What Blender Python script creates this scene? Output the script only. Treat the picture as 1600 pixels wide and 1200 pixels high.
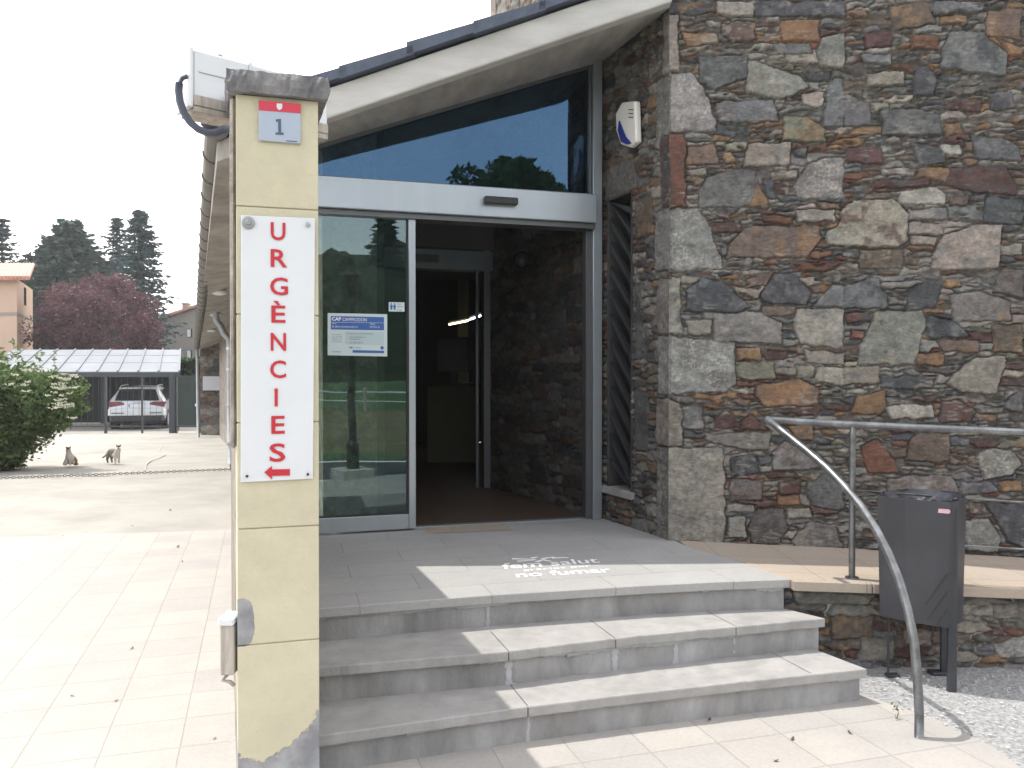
import bpy, math, random
import numpy as np
from mathutils import Vector, Matrix
R=math.radians
sc=bpy.context.scene
for o in list(bpy.data.objects): bpy.data.objects.remove(o)
COL=sc.collection
# ------------------------------------------------ camera, world, sun, exposure
F=1300.0; CH=1.5; PITCH=math.atan(12/F)
cd=bpy.data.cameras.new('camera'); cam=bpy.data.objects.new('camera',cd); COL.objects.link(cam)
cd.sensor_width=36; cd.lens=36*F/1600; cd.clip_start=.05; cd.clip_end=2000
cam.location=(0,0,CH); cam.rotation_euler=(math.pi/2-PITCH,0,0); sc.camera=cam
SUN=Vector((-.40,.12,1.0)).normalized()
sun_el=math.asin(SUN.z); sun_az=math.atan2(SUN.x,SUN.y)
W=bpy.data.worlds.new('World'); sc.world=W; W.use_nodes=True
nt=W.node_tree; nt.nodes.clear()
def N(t,ty,**k):
    n=t.nodes.new(ty)
    for a,b in k.items(): setattr(n,a,b)
    return n
out=N(nt,'ShaderNodeOutputWorld'); bg=N(nt,'ShaderNodeBackground'); bg.inputs[1].default_value=.15
sky=N(nt,'ShaderNodeTexSky',sky_type='NISHITA',sun_disc=False); sky.sun_elevation=sun_el; sky.sun_rotation=sun_az
sky.air_density=1.0; sky.dust_density=1.5; sky.altitude=900
# bright thin cloud: over the valley ahead and low all round, blue overhead and behind
tc=N(nt,'ShaderNodeTexCoord'); sep=N(nt,'ShaderNodeSeparateXYZ'); nt.links.new(tc.outputs['Generated'],sep.inputs[0])
nz=N(nt,'ShaderNodeTexNoise'); nz.inputs['Scale'].default_value=2.6; nz.inputs['Detail'].default_value=7; nz.inputs['Distortion'].default_value=.3
nt.links.new(tc.outputs['Generated'],nz.inputs[0])
m1=N(nt,'ShaderNodeMath',operation='MULTIPLY_ADD'); nt.links.new(sep.outputs['Y'],m1.inputs[0]); m1.inputs[1].default_value=1.0; 
m2=N(nt,'ShaderNodeMath',operation='MULTIPLY_ADD'); nt.links.new(nz.outputs[0],m2.inputs[0]); m2.inputs[1].default_value=1.6; m2.inputs[2].default_value=-.60
nt.links.new(m2.outputs[0],m1.inputs[2])
m3=N(nt,'ShaderNodeMath',operation='MULTIPLY_ADD'); nt.links.new(sep.outputs['Z'],m3.inputs[0]); m3.inputs[1].default_value=-1.2; 
nt.links.new(m1.outputs[0],m3.inputs[2]); 
m4=N(nt,'ShaderNodeMath',operation='ADD',use_clamp=True); nt.links.new(m3.outputs[0],m4.inputs[0]); m4.inputs[1].default_value=1.15
m5=N(nt,'ShaderNodeMapRange'); nt.links.new(m4.outputs[0],m5.inputs[0]); m5.inputs[3].default_value=.42; m4=m5
mx=N(nt,'ShaderNodeMixRGB'); nt.links.new(m4.outputs[0],mx.inputs[0]); nt.links.new(sky.outputs[0],mx.inputs[1]); mx.inputs[2].default_value=(10.4,10.0,9.6,1)
nt.links.new(mx.outputs[0],bg.inputs[0]); nt.links.new(bg.outputs[0],out.inputs[0])
sl=bpy.data.lights.new('sun','SUN'); sl.energy=2.25; sl.angle=R(.53); sl.color=(1,.96,.9)
so=bpy.data.objects.new('sun',sl); COL.objects.link(so); so.location=SUN*50; so.rotation_euler=SUN.to_track_quat('Z','Y').to_euler()
vs=sc.view_settings; vs.view_transform='Standard'; vs.look='None'; vs.gamma=1; vs.exposure=1.0; vs.use_curve_mapping=False
sc.render.engine='CYCLES'; sc.cycles.max_bounces=10; sc.cycles.transparent_max_bounces=16
rnd=random.Random(7); RS=np.random.RandomState(11)
# ------------------------------------------------ helpers
def ray(px,py):
    x=(px-800)/F; z=-(py-600)/F
    c,s=math.cos(PITCH),math.sin(PITCH)
    return Vector((x, c+z*s, z*c-s))
def onz(px,py,z=0.0):
    d=ray(px,py); t=(z-CH)/d.z; return Vector((d.x*t,d.y*t,z))
def aty(px,py,Y):
    d=ray(px,py); t=Y/d.y; return Vector((d.x*t,Y,CH+d.z*t))
class Plane:                    # an upright plane: origin, horizontal direction, outward normal to the right-hand side
    def __init__(s,O,deg,flip=False):
        s.O=Vector((O[0],O[1],0)); a=R(deg); s.u=Vector((math.cos(a),math.sin(a),0)); s.n=Vector((math.sin(a),-math.cos(a),0))
    def p(s,u,z,o=0): return s.O+s.u*u+s.n*o+Vector((0,0,z))
    def px(s,px,py,o=0):
        d=ray(px,py); O=s.O+s.n*o; C0=Vector((0,0,CH)); t=(O-C0).dot(s.n)/d.dot(s.n); q=C0+d*t
        return (q-s.O).dot(s.u), q.z
WL={}
def link(o,parent=None):
    COL.objects.link(o)
    if parent: o.parent=parent
    return o
def tag(o,label=None,cat=None,group=None,kind=None):
    if label: o['label']=label
    if cat: o['category']=cat
    if group: o['group']=group
    if kind: o['kind']=kind
    return o
def empty(name,loc,label=None,cat=None,group=None,rz=0):
    o=bpy.data.objects.new(name,None); o.empty_display_size=.1; COL.objects.link(o); o.location=loc; o.rotation_euler=(0,0,rz)
    WL[o.name]=Vector(loc) if rz==0 else Vector(loc); return tag(o,label,cat,group)
def copy_tree(o,parent=None):
    c=o.copy(); COL.objects.link(c); c.parent=parent
    for ch in list(o.children): copy_tree(ch,c)
    return c
class MB:
    def __init__(s): s.v=[]; s.f=[]
    def add(s,vs,fs):
        b=len(s.v); s.v+= [Vector(v) for v in vs]; s.f+=[[i+b for i in f] for f in fs]; return s
    def hexa(s,c):     # 8 corners: 4 bottom ccw, 4 top
        return s.add(c,[(3,2,1,0),(4,5,6,7),(0,1,5,4),(1,2,6,5),(2,3,7,6),(3,0,4,7)])
    def box(s,x0,x1,y0,y1,z0,z1): return s.hexa([(x0,y0,z0),(x1,y0,z0),(x1,y1,z0),(x0,y1,z0),(x0,y0,z1),(x1,y0,z1),(x1,y1,z1),(x0,y1,z1)])
    def pbox(s,pl,u0,u1,z0,z1,o0,o1,z0b=None,z1b=None):
        z0b=z0 if z0b is None else z0b; z1b=z1 if z1b is None else z1b
        return s.hexa([pl.p(u0,z0,o1),pl.p(u1,z0b,o1),pl.p(u1,z0b,o0),pl.p(u0,z0,o0),pl.p(u0,z1,o1),pl.p(u1,z1b,o1),pl.p(u1,z1b,o0),pl.p(u0,z1,o0)])
    def prism(s,poly,z0,z1):   # poly ccw, z may be callables
        n=len(poly); fa=z0 if callable(z0) else (lambda x,y:z0); fb=z1 if callable(z1) else (lambda x,y:z1)
        a=sum(poly[i][0]*poly[(i+1)%n][1]-poly[(i+1)%n][0]*poly[i][1] for i in range(n))
        if a<0: poly=poly[::-1]
        vs=[(p[0],p[1],fa(p[0],p[1])) for p in poly]+[(p[0],p[1],fb(p[0],p[1])) for p in poly]
        fs=[tuple(range(n-1,-1,-1)),tuple(range(n,2*n))]+[(i,(i+1)%n,n+(i+1)%n,n+i) for i in range(n)]
        return s.add(vs,fs)
    def ppoly(s,pl,poly,o0,o1):  # polygon (u,z) extruded along plane normal
        n=len(poly); a=sum(poly[i][0]*poly[(i+1)%n][1]-poly[(i+1)%n][0]*poly[i][1] for i in range(n))
        if a<0: poly=poly[::-1]
        vs=[pl.p(u,z,o0) for u,z in poly]+[pl.p(u,z,o1) for u,z in poly]
        return s.add(vs,[tuple(range(n-1,-1,-1)),tuple(range(n,2*n))]+[(i,(i+1)%n,n+(i+1)%n,n+i) for i in range(n)])
    def tube(s,pts,r,n=12,cap=True):
        pts=[Vector(p) for p in pts]; rs=r if isinstance(r,(list,tuple)) else [r]*len(pts); rings=[]
        up=Vector((0,0,1)); prev=None
        for i,p in enumerate(pts):
            d=(pts[min(i+1,len(pts)-1)]-pts[max(i-1,0)]).normalized()
            a=prev if prev is not None else (up if abs(d.z)<.9 else Vector((1,0,0)))
            e=d.cross(a).normalized(); g=e.cross(d).normalized(); prev=g
            rings.append([p+(e*math.cos(2*math.pi*k/n)+g*math.sin(2*math.pi*k/n))*rs[i] for k in range(n)])
        vs=[v for q in rings for v in q]; fs=[]
        for i in range(len(pts)-1):
            for k in range(n): fs.append((i*n+k,(i+1)*n+k,(i+1)*n+(k+1)%n,i*n+(k+1)%n)[::-1])
        if cap: fs.append(tuple(range(n))[::1]); fs.append(tuple((len(pts)-1)*n+k for k in range(n))[::-1])
        return s.add(vs,fs)
    def ball(s,c,r,nu=16,nv=10,zmin=-1):
        c=Vector(c); rx,ry,rz=(r,r,r) if not isinstance(r,(tuple,list)) else r
        vs=[];fs=[]
        for j in range(nv+1):
            th=math.pi*j/nv
            for i in range(nu):
                ph=2*math.pi*i/nu; vs.append(c+Vector((rx*math.sin(th)*math.cos(ph),ry*math.sin(th)*math.sin(ph),rz*max(math.cos(th),zmin))))
        for j in range(nv):
            for i in range(nu): fs.append((j*nu+i,(j+1)*nu+i,(j+1)*nu+(i+1)%nu,j*nu+(i+1)%nu))
        return s.add(vs,fs)
    def build(s,name,mat,parent=None,bevel=0,smooth=False,segs=1):
        off=Vector((0,0,0)); q=parent
        while q is not None:
            off+=q.location; q=q.parent
        me=bpy.data.meshes.new(name); me.from_pydata([v-off for v in s.v],[],s.f); me.update()
        if mat: me.materials.append(mat)
        if smooth: me.polygons.foreach_set('use_smooth',[True]*len(me.polygons))
        o=link(bpy.data.objects.new(name,me),parent)
        if bevel: b=o.modifiers.new('bevel','BEVEL'); b.width=bevel; b.segments=segs; b.limit_method='ANGLE'; b.angle_limit=R(35)
        return o
def npmesh(name,V,Fq,mat,parent=None,attrs=None,smooth=True):
    me=bpy.data.meshes.new(name); k=Fq.shape[1]
    me.vertices.add(len(V)); me.vertices.foreach_set('co',np.asarray(V,dtype=np.float32).ravel())
    me.loops.add(Fq.size); me.loops.foreach_set('vertex_index',Fq.astype(np.int32).ravel())
    me.polygons.add(len(Fq)); me.polygons.foreach_set('loop_start',np.arange(0,Fq.size,k,dtype=np.int32))
    me.polygons.foreach_set('loop_total',np.full(len(Fq),k,dtype=np.int32))
    if smooth: me.polygons.foreach_set('use_smooth',np.ones(len(Fq),dtype=bool))
    for nme,arr in (attrs or {}).items():
        a=me.color_attributes.new(nme,'FLOAT_COLOR','POINT'); a.data.foreach_set('color',np.asarray(arr,dtype=np.float32).ravel())
    me.update(calc_edges=True); me.validate()
    if mat: me.materials.append(mat)
    return link(bpy.data.objects.new(name,me),parent)
# ------------------------------------------------ materials
def mat(name,c,rough=.7,metal=0,var=.12,ns=6,bump=0,bs=60,c2=None,c2amt=.5,attr=None,spec=.5,detail=6,coat=0,stretch=None,c2lo=.45,c2hi=.65):
    m=bpy.data.materials.new(name); m.use_nodes=True; t=m.node_tree; b=t.nodes['Principled BSDF']
    b.inputs['Roughness'].default_value=rough; b.inputs['Metallic'].default_value=metal; b.inputs['Specular IOR Level'].default_value=spec
    b.inputs['Coat Weight'].default_value=coat
    L=t.links.new; tc=N(t,'ShaderNodeTexCoord'); co=tc.outputs['Object']
    if stretch:
        mp=N(t,'ShaderNodeMapping'); mp.inputs['Scale'].default_value=stretch; L(co,mp.inputs[0]); co=mp.outputs[0]
    nz=N(t,'ShaderNodeTexNoise'); nz.inputs['Scale'].default_value=ns; nz.inputs['Detail'].default_value=detail; nz.inputs['Roughness'].default_value=.62; L(co,nz.inputs[0])
    mr=N(t,'ShaderNodeMapRange'); L(nz.outputs[0],mr.inputs[0]); mr.inputs[1].default_value=.3; mr.inputs[2].default_value=.7; mr.inputs[3].default_value=1-var; mr.inputs[4].default_value=1+var
    if attr:
        at=N(t,'ShaderNodeAttribute',attribute_name=attr); src=at.outputs['Color']
    else:
        rg=N(t,'ShaderNodeRGB'); rg.outputs[0].default_value=(*c,1); src=rg.outputs[0]
    if c2:
        n2=N(t,'ShaderNodeTexNoise'); n2.inputs['Scale'].default_value=ns*.45; n2.inputs['Detail'].default_value=8; n2.inputs['Roughness'].default_value=.7; L(co,n2.inputs[0])
        r2=N(t,'ShaderNodeMapRange'); L(n2.outputs[0],r2.inputs[0]); r2.inputs[1].default_value=c2lo; r2.inputs[2].default_value=c2hi; r2.inputs[4].default_value=c2amt
        x2=N(t,'ShaderNodeMixRGB'); L(r2.outputs[0],x2.inputs[0]); L(src,x2.inputs[1]); x2.inputs[2].default_value=(*c2,1); src=x2.outputs[0]
    vm=N(t,'ShaderNodeVectorMath',operation='SCALE'); L(src,vm.inputs[0]); L(mr.outputs[0],vm.inputs['Scale']); L(vm.outputs[0],b.inputs['Base Color'])
    if bump:
        nb=N(t,'ShaderNodeTexNoise'); nb.inputs['Scale'].default_value=bs; nb.inputs['Detail'].default_value=6; nb.inputs['Roughness'].default_value=.65; L(co,nb.inputs[0])
        bp=N(t,'ShaderNodeBump'); bp.inputs['Strength'].default_value=1; bp.inputs['Distance'].default_value=bump; L(nb.outputs[0],bp.inputs['Height']); L(bp.outputs[0],b.inputs['Normal'])
    m['bsdf']=1
    return m
def tilemat(name,c,cv,joint,w,h,off,deg,jw=.006,rough=.8,var=.08,bump=.0015,stain=None,org=(0,0),sq=.6,jd=.0015):
    m=bpy.data.materials.new(name); m.use_nodes=True; t=m.node_tree; b=t.nodes['Principled BSDF']; L=t.links.new
    b.inputs['Roughness'].default_value=rough
    tc=N(t,'ShaderNodeTexCoord'); mp=N(t,'ShaderNodeMapping'); mp.inputs['Rotation'].default_value=(0,0,-R(deg)); mp.inputs['Location'].default_value=(org[0],org[1],0); L(tc.outputs['Object'],mp.inputs[0])
    # slightly wavy joints
    wn=N(t,'ShaderNodeTexNoise'); wn.inputs['Scale'].default_value=9; L(mp.outputs[0],wn.inputs[0])
    wm=N(t,'ShaderNodeVectorMath',operation='MULTIPLY_ADD'); L(wn.outputs['Color'],wm.inputs[0]); wm.inputs[1].default_value=(.006,.006,0); L(mp.outputs[0],wm.inputs[2])
    br=N(t,'ShaderNodeTexBrick'); br.offset=off; br.offset_frequency=2; br.squash=1
    br.inputs['Scale'].default_value=1; br.inputs['Mortar Size'].default_value=jw/2; br.inputs['Mortar Smooth'].default_value=.3; br.inputs['Brick Width'].default_value=w; br.inputs['Row Height'].default_value=h; br.inputs['Bias'].default_value=0
    br.inputs['Color1'].default_value=(*c,1); br.inputs['Color2'].default_value=(*cv,1); br.inputs['Mortar'].default_value=(*joint,1); L(wm.outputs[0],br.inputs[0])
    nz=N(t,'ShaderNodeTexNoise'); nz.inputs['Scale'].default_value=2.2; nz.inputs['Detail'].default_value=9; nz.inputs['Roughness'].default_value=.7; L(mp.outputs[0],nz.inputs[0])
    mr=N(t,'ShaderNodeMapRange'); L(nz.outputs[0],mr.inputs[0]); mr.inputs[1].default_value=.3; mr.inputs[2].default_value=.7; mr.inputs[3].default_value=1-var; mr.inputs[4].default_value=1+var
    src=br.outputs[0]
    if stain:
        n2=N(t,'ShaderNodeTexNoise'); n2.inputs['Scale'].default_value=.9; n2.inputs['Detail'].default_value=10; n2.inputs['Roughness'].default_value=.72; L(tc.outputs['Object'],n2.inputs[0])
        r2=N(t,'ShaderNodeMapRange'); L(n2.outputs[0],r2.inputs[0]); r2.inputs[1].default_value=.50; r2.inputs[2].default_value=.66; r2.inputs[4].default_value=.6
        x2=N(t,'ShaderNodeMixRGB'); L(r2.outputs[0],x2.inputs[0]); L(src,x2.inputs[1]); x2.inputs[2].default_value=(*stain,1); src=x2.outputs[0]
    n3=N(t,'ShaderNodeTexNoise'); n3.inputs['Scale'].default_value=55; n3.inputs['Detail'].default_value=6; n3.inputs['Roughness'].default_value=.7; L(tc.outputs['Object'],n3.inputs[0])
    r3=N(t,'ShaderNodeMapRange'); L(n3.outputs[0],r3.inputs[0]); r3.inputs[1].default_value=.3; r3.inputs[2].default_value=.7; r3.inputs[3].default_value=.92; r3.inputs[4].default_value=1.08
    mm=N(t,'ShaderNodeMath',operation='MULTIPLY'); L(mr.outputs[0],mm.inputs[0]); L(r3.outputs[0],mm.inputs[1])
    vm=N(t,'ShaderNodeVectorMath',operation='SCALE'); L(src,vm.inputs[0]); L(mm.outputs[0],vm.inputs['Scale']); L(vm.outputs[0],b.inputs['Base Color'])
    nb=N(t,'ShaderNodeTexNoise'); nb.inputs['Scale'].default_value=130; nb.inputs['Detail'].default_value=4; L(tc.outputs['Object'],nb.inputs[0])
    b1=N(t,'ShaderNodeBump'); b1.inputs['Distance'].default_value=bump; L(nb.outputs[0],b1.inputs['Height'])
    b2=N(t,'ShaderNodeBump',invert=True); b2.inputs['Distance'].default_value=jd; L(br.outputs['Fac'],b2.inputs['Height']); L(b1.outputs[0],b2.inputs['Normal']); L(b2.outputs[0],b.inputs['Normal'])
    return m
def glassmat(name,tint=(.75,.85,.8),ior=1.5,rmul=1.9,rtint=(1,1,1)):
    m=bpy.data.materials.new(name); m.use_nodes=True; t=m.node_tree; t.nodes.clear(); L=t.links.new
    o=N(t,'ShaderNodeOutputMaterial'); tr=N(t,'ShaderNodeBsdfTransparent'); tr.inputs[0].default_value=(*tint,1)
    gl=N(t,'ShaderNodeBsdfGlossy'); gl.inputs['Roughness'].default_value=.006; gl.inputs['Color'].default_value=(*rtint,1)
    fr=N(t,'ShaderNodeFresnel'); fr.inputs[0].default_value=ior
    mu=N(t,'ShaderNodeMath',operation='MULTIPLY',use_clamp=True); L(fr.outputs[0],mu.inputs[0]); mu.inputs[1].default_value=rmul
    tc=N(t,'ShaderNodeTexCoord'); nz=N(t,'ShaderNodeTexNoise'); nz.inputs['Scale'].default_value=1.3; L(tc.outputs['Object'],nz.inputs[0])
    bp=N(t,'ShaderNodeBump'); bp.inputs['Distance'].default_value=.0016; L(nz.outputs[0],bp.inputs['Height']); L(bp.outputs[0],gl.inputs['Normal'])
    mxs=N(t,'ShaderNodeMixShader'); L(mu.outputs[0],mxs.inputs[0]); L(tr.outputs[0],mxs.inputs[1]); L(gl.outputs[0],mxs.inputs[2]); L(mxs.outputs[0],o.inputs[0])
    return m
def leafmat(name,c,cb,rough=.6,trans=.35):
    m=bpy.data.materials.new(name); m.use_nodes=True; t=m.node_tree; b=t.nodes['Principled BSDF']; L=t.links.new
    at=N(t,'ShaderNodeAttribute',attribute_name='Col'); mxr=N(t,'ShaderNodeMixRGB'); L(at.outputs['Fac'],mxr.inputs[0]); mxr.inputs[1].default_value=(*c,1); mxr.inputs[2].default_value=(*cb,1)
    L(mxr.outputs[0],b.inputs['Base Color']); b.inputs['Roughness'].default_value=rough; b.inputs['Specular IOR Level'].default_value=.3
    tl=N(t,'ShaderNodeBsdfTranslucent'); L(mxr.outputs[0],tl.inputs[0]); ms=N(t,'ShaderNodeMixShader'); ms.inputs[0].default_value=trans
    L(b.outputs[0],ms.inputs[1]); L(tl.outputs[0],ms.inputs[2]); L(ms.outputs[0],t.nodes['Material Output'].inputs[0])
    return m
def emis(name,c,s):
    m=bpy.data.materials.new(name); m.use_nodes=True; b=m.node_tree.nodes['Principled BSDF']; b.inputs['Emission Color'].default_value=(*c,1); b.inputs['Emission Strength'].default_value=s; return m
M={}
M['stone']=mat('rubble_stone',(1,1,1),.82,var=.28,ns=34,bump=.006,bs=70,attr='Col',detail=9)
M['plaster']=mat('cream_paint',(.62,.565,.36),.85,var=.05,ns=3,bump=.0025,bs=70,c2=(.60,.50,.36),c2amt=.4)
M['capstone']=mat('cap_slate',(.13,.13,.14),.75,var=.35,ns=14,bump=.012,bs=26,c2=(.27,.26,.25),c2amt=.6)
M['rough']=mat('rough_masonry',(.20,.175,.15),.9,var=.35,ns=9,bump=.02,bs=18,c2=(.48,.44,.38),c2amt=.7)
M['white_paint']=mat('white_panel',(.66,.68,.70),.45,var=.03,ns=5)
M['red']=mat('red_letters',(.50,.02,.035),.5,var=.04)
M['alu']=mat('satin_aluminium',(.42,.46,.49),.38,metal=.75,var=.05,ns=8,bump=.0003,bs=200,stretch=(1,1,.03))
M['alu_dark']=mat('shaded_aluminium',(.13,.135,.14),.45,metal=.6,var=.06)  # darker copy of the aluminium, shade put into its colour
M['black']=mat('black_plastic',(.02,.02,.022),.4,var=.1)
M['rubber']=mat('rubber',(.03,.03,.03),.8,var=.1)
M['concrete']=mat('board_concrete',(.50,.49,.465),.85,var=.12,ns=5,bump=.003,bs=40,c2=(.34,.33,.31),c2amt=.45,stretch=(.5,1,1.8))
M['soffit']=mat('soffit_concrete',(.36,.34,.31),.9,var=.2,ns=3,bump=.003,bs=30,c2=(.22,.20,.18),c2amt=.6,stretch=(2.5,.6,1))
M['slate']=mat('slate_edge',(.07,.085,.12),.6,var=.2,ns=12,bump=.004,bs=30)
M['tread']=mat('stone_tread',(.335,.325,.31),.8,var=.14,ns=9,bump=.003,bs=90,c2=(.27,.26,.245),c2amt=.75)
M['riser']=mat('stone_riser',(.26,.255,.247),.8,var=.30,ns=6,bump=.004,bs=60,c2=(.36,.36,.36),c2amt=.6,stretch=(1,1,.45))
M['mortar']=mat('pale_mortar',(.40,.405,.41),.9,var=.1,ns=20,bump=.003,bs=80)
M['galv']=mat('galvanised_tube',(.17,.175,.18),.34,metal=.75,var=.3,ns=16,bump=.0006,bs=120,c2=(.32,.33,.34),c2amt=.6,spec=.5)
M['bin']=mat('bin_paint',(.043,.045,.052),.42,metal=.2,var=.10,ns=4,bump=.0004,bs=150,c2=(.08,.08,.09),c2amt=.5)
M['zinc']=mat('zinc_gutter',(.13,.12,.11),.55,metal=.35,var=.2,ns=5)
M['pipe']=mat('zinc_pipe',(.30,.31,.32),.5,metal=.5,var=.15,ns=5)
M['cable']=mat('cable',(.05,.06,.09),.5)
M['wood']=mat('weathered_wood',(.42,.38,.33),.85,var=.3,ns=10,bump=.004,bs=40,stretch=(3,3,.5))
M['glass']=glassmat('door_glass',(.42,.52,.48),1.5,3.0,(.72,.97,1.0))
M['glass_skytint']=glassmat('transom_glass',(.30,.40,.45),1.5,2.9,(.30,.60,1.0))  # reflection tint paints in the blue of the mirrored sky
M['dark_glass']=mat('dark_glass',(.02,.022,.025),.08,var=.02)
M['int_floor']=tilemat('brown_tiles',(.10,.065,.045),(.085,.058,.042),(.06,.05,.04),.3,.3,0,17,rough=.45)  # tile colours lowered too, painting in the indoor shade
M['int_wall']=mat('interior_wall',(.06,.058,.055),.9,var=.08)  # albedo lowered so the colour itself carries the indoor shade
M['int_pale']=mat('interior_pale',(.14,.13,.09),.9,var=.05)  # pale finish darkened, indoor shade painted into it
M['paving']=tilemat('pink_paving',(.385,.357,.322),(.335,.32,.30),(.29,.27,.245),.30,.30,0,17,jw=.006,stain=(.31,.30,.285),var=.06)
M['landing']=tilemat('grey_slabs',(.335,.33,.32),(.355,.35,.335),(.25,.245,.24),.62,.31,.5,15,jw=.005,stain=(.38,.37,.355),var=.07)
M['ramp']=tilemat('sand_slabs',(.39,.32,.25),(.37,.315,.26),(.26,.22,.18),.40,.40,0,0,jw=.006,stain=(.35,.29,.24),var=.06)
M['drive']=mat('driveway_concrete',(.325,.312,.28),.9,var=.10,ns=1.3,bump=.004,bs=40,c2=(.235,.222,.20),c2amt=.7,detail=10)
M['gravel']=mat('gravel_asphalt',(.34,.34,.335),.95,var=.45,ns=60,bump=.012,bs=75,c2=(.25,.25,.25),c2amt=.4)
M['earth']=mat('earth',(.20,.19,.15),.95,var=.2,ns=.4,bump=.02,bs=5,c2=(.10,.14,.05),c2amt=.8)
M['asphalt']=mat('asphalt',(.055,.057,.06),.85,var=.15,ns=5,bump=.004,bs=80)
M['grass']=mat('meadow',(.05,.11,.04),.9,var=.35,ns=2,bump=.03,bs=14,c2=(.12,.12,.06),c2amt=.6)
M['bank']=mat('dry_bank',(.16,.135,.085),.9,var=.35,ns=3,bump=.03,bs=14,c2=(.11,.14,.05),c2amt=.8)
M['dirt']=mat('joint_dirt',(.07,.065,.06),.95,var=.2)
M['text_white']=mat('white_lettering',(.90,.90,.90),.6,var=.02)
# ------------------------------------------------ rubble masonry
def vnoise(U,V,s,seed):
    r=np.random.RandomState(seed); g=r.rand(64,64); x=U/s; y=V/s
    xi=np.floor(x).astype(int); yi=np.floor(y).astype(int); fx=x-xi; fy=y-yi; fx=fx*fx*(3-2*fx); fy=fy*fy*(3-2*fy)
    a=g[xi%64,yi%64]; b=g[(xi+1)%64,yi%64]; c=g[xi%64,(yi+1)%64]; d=g[(xi+1)%64,(yi+1)%64]
    return (a*(1-fx)+b*fx)*(1-fy)+(c*(1-fx)+d*fx)*fy-.5
PAL={'g':(.235,.235,.228),'b':(.165,.175,.19),'k':(.075,.082,.098),'r':(.20,.085,.05),'o':(.29,.165,.075),'m':(.115,.058,.052),
     't':(.31,.285,.245),'w':(.33,.33,.32),'p':(.17,.125,.10),'l':(.36,.345,.31),'q':(.28,.25,.22),'v':(.17,.18,.14),'d':(.12,.115,.11)}
SEC={'g':'t','b':'k','k':'b','r':'m','o':'p','m':'k','t':'g','w':'g','p':'o','l':'t','q':'w','v':'o','d':'g'}
FILL='gggggbbkkrompppttldvqdddmgp'
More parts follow.
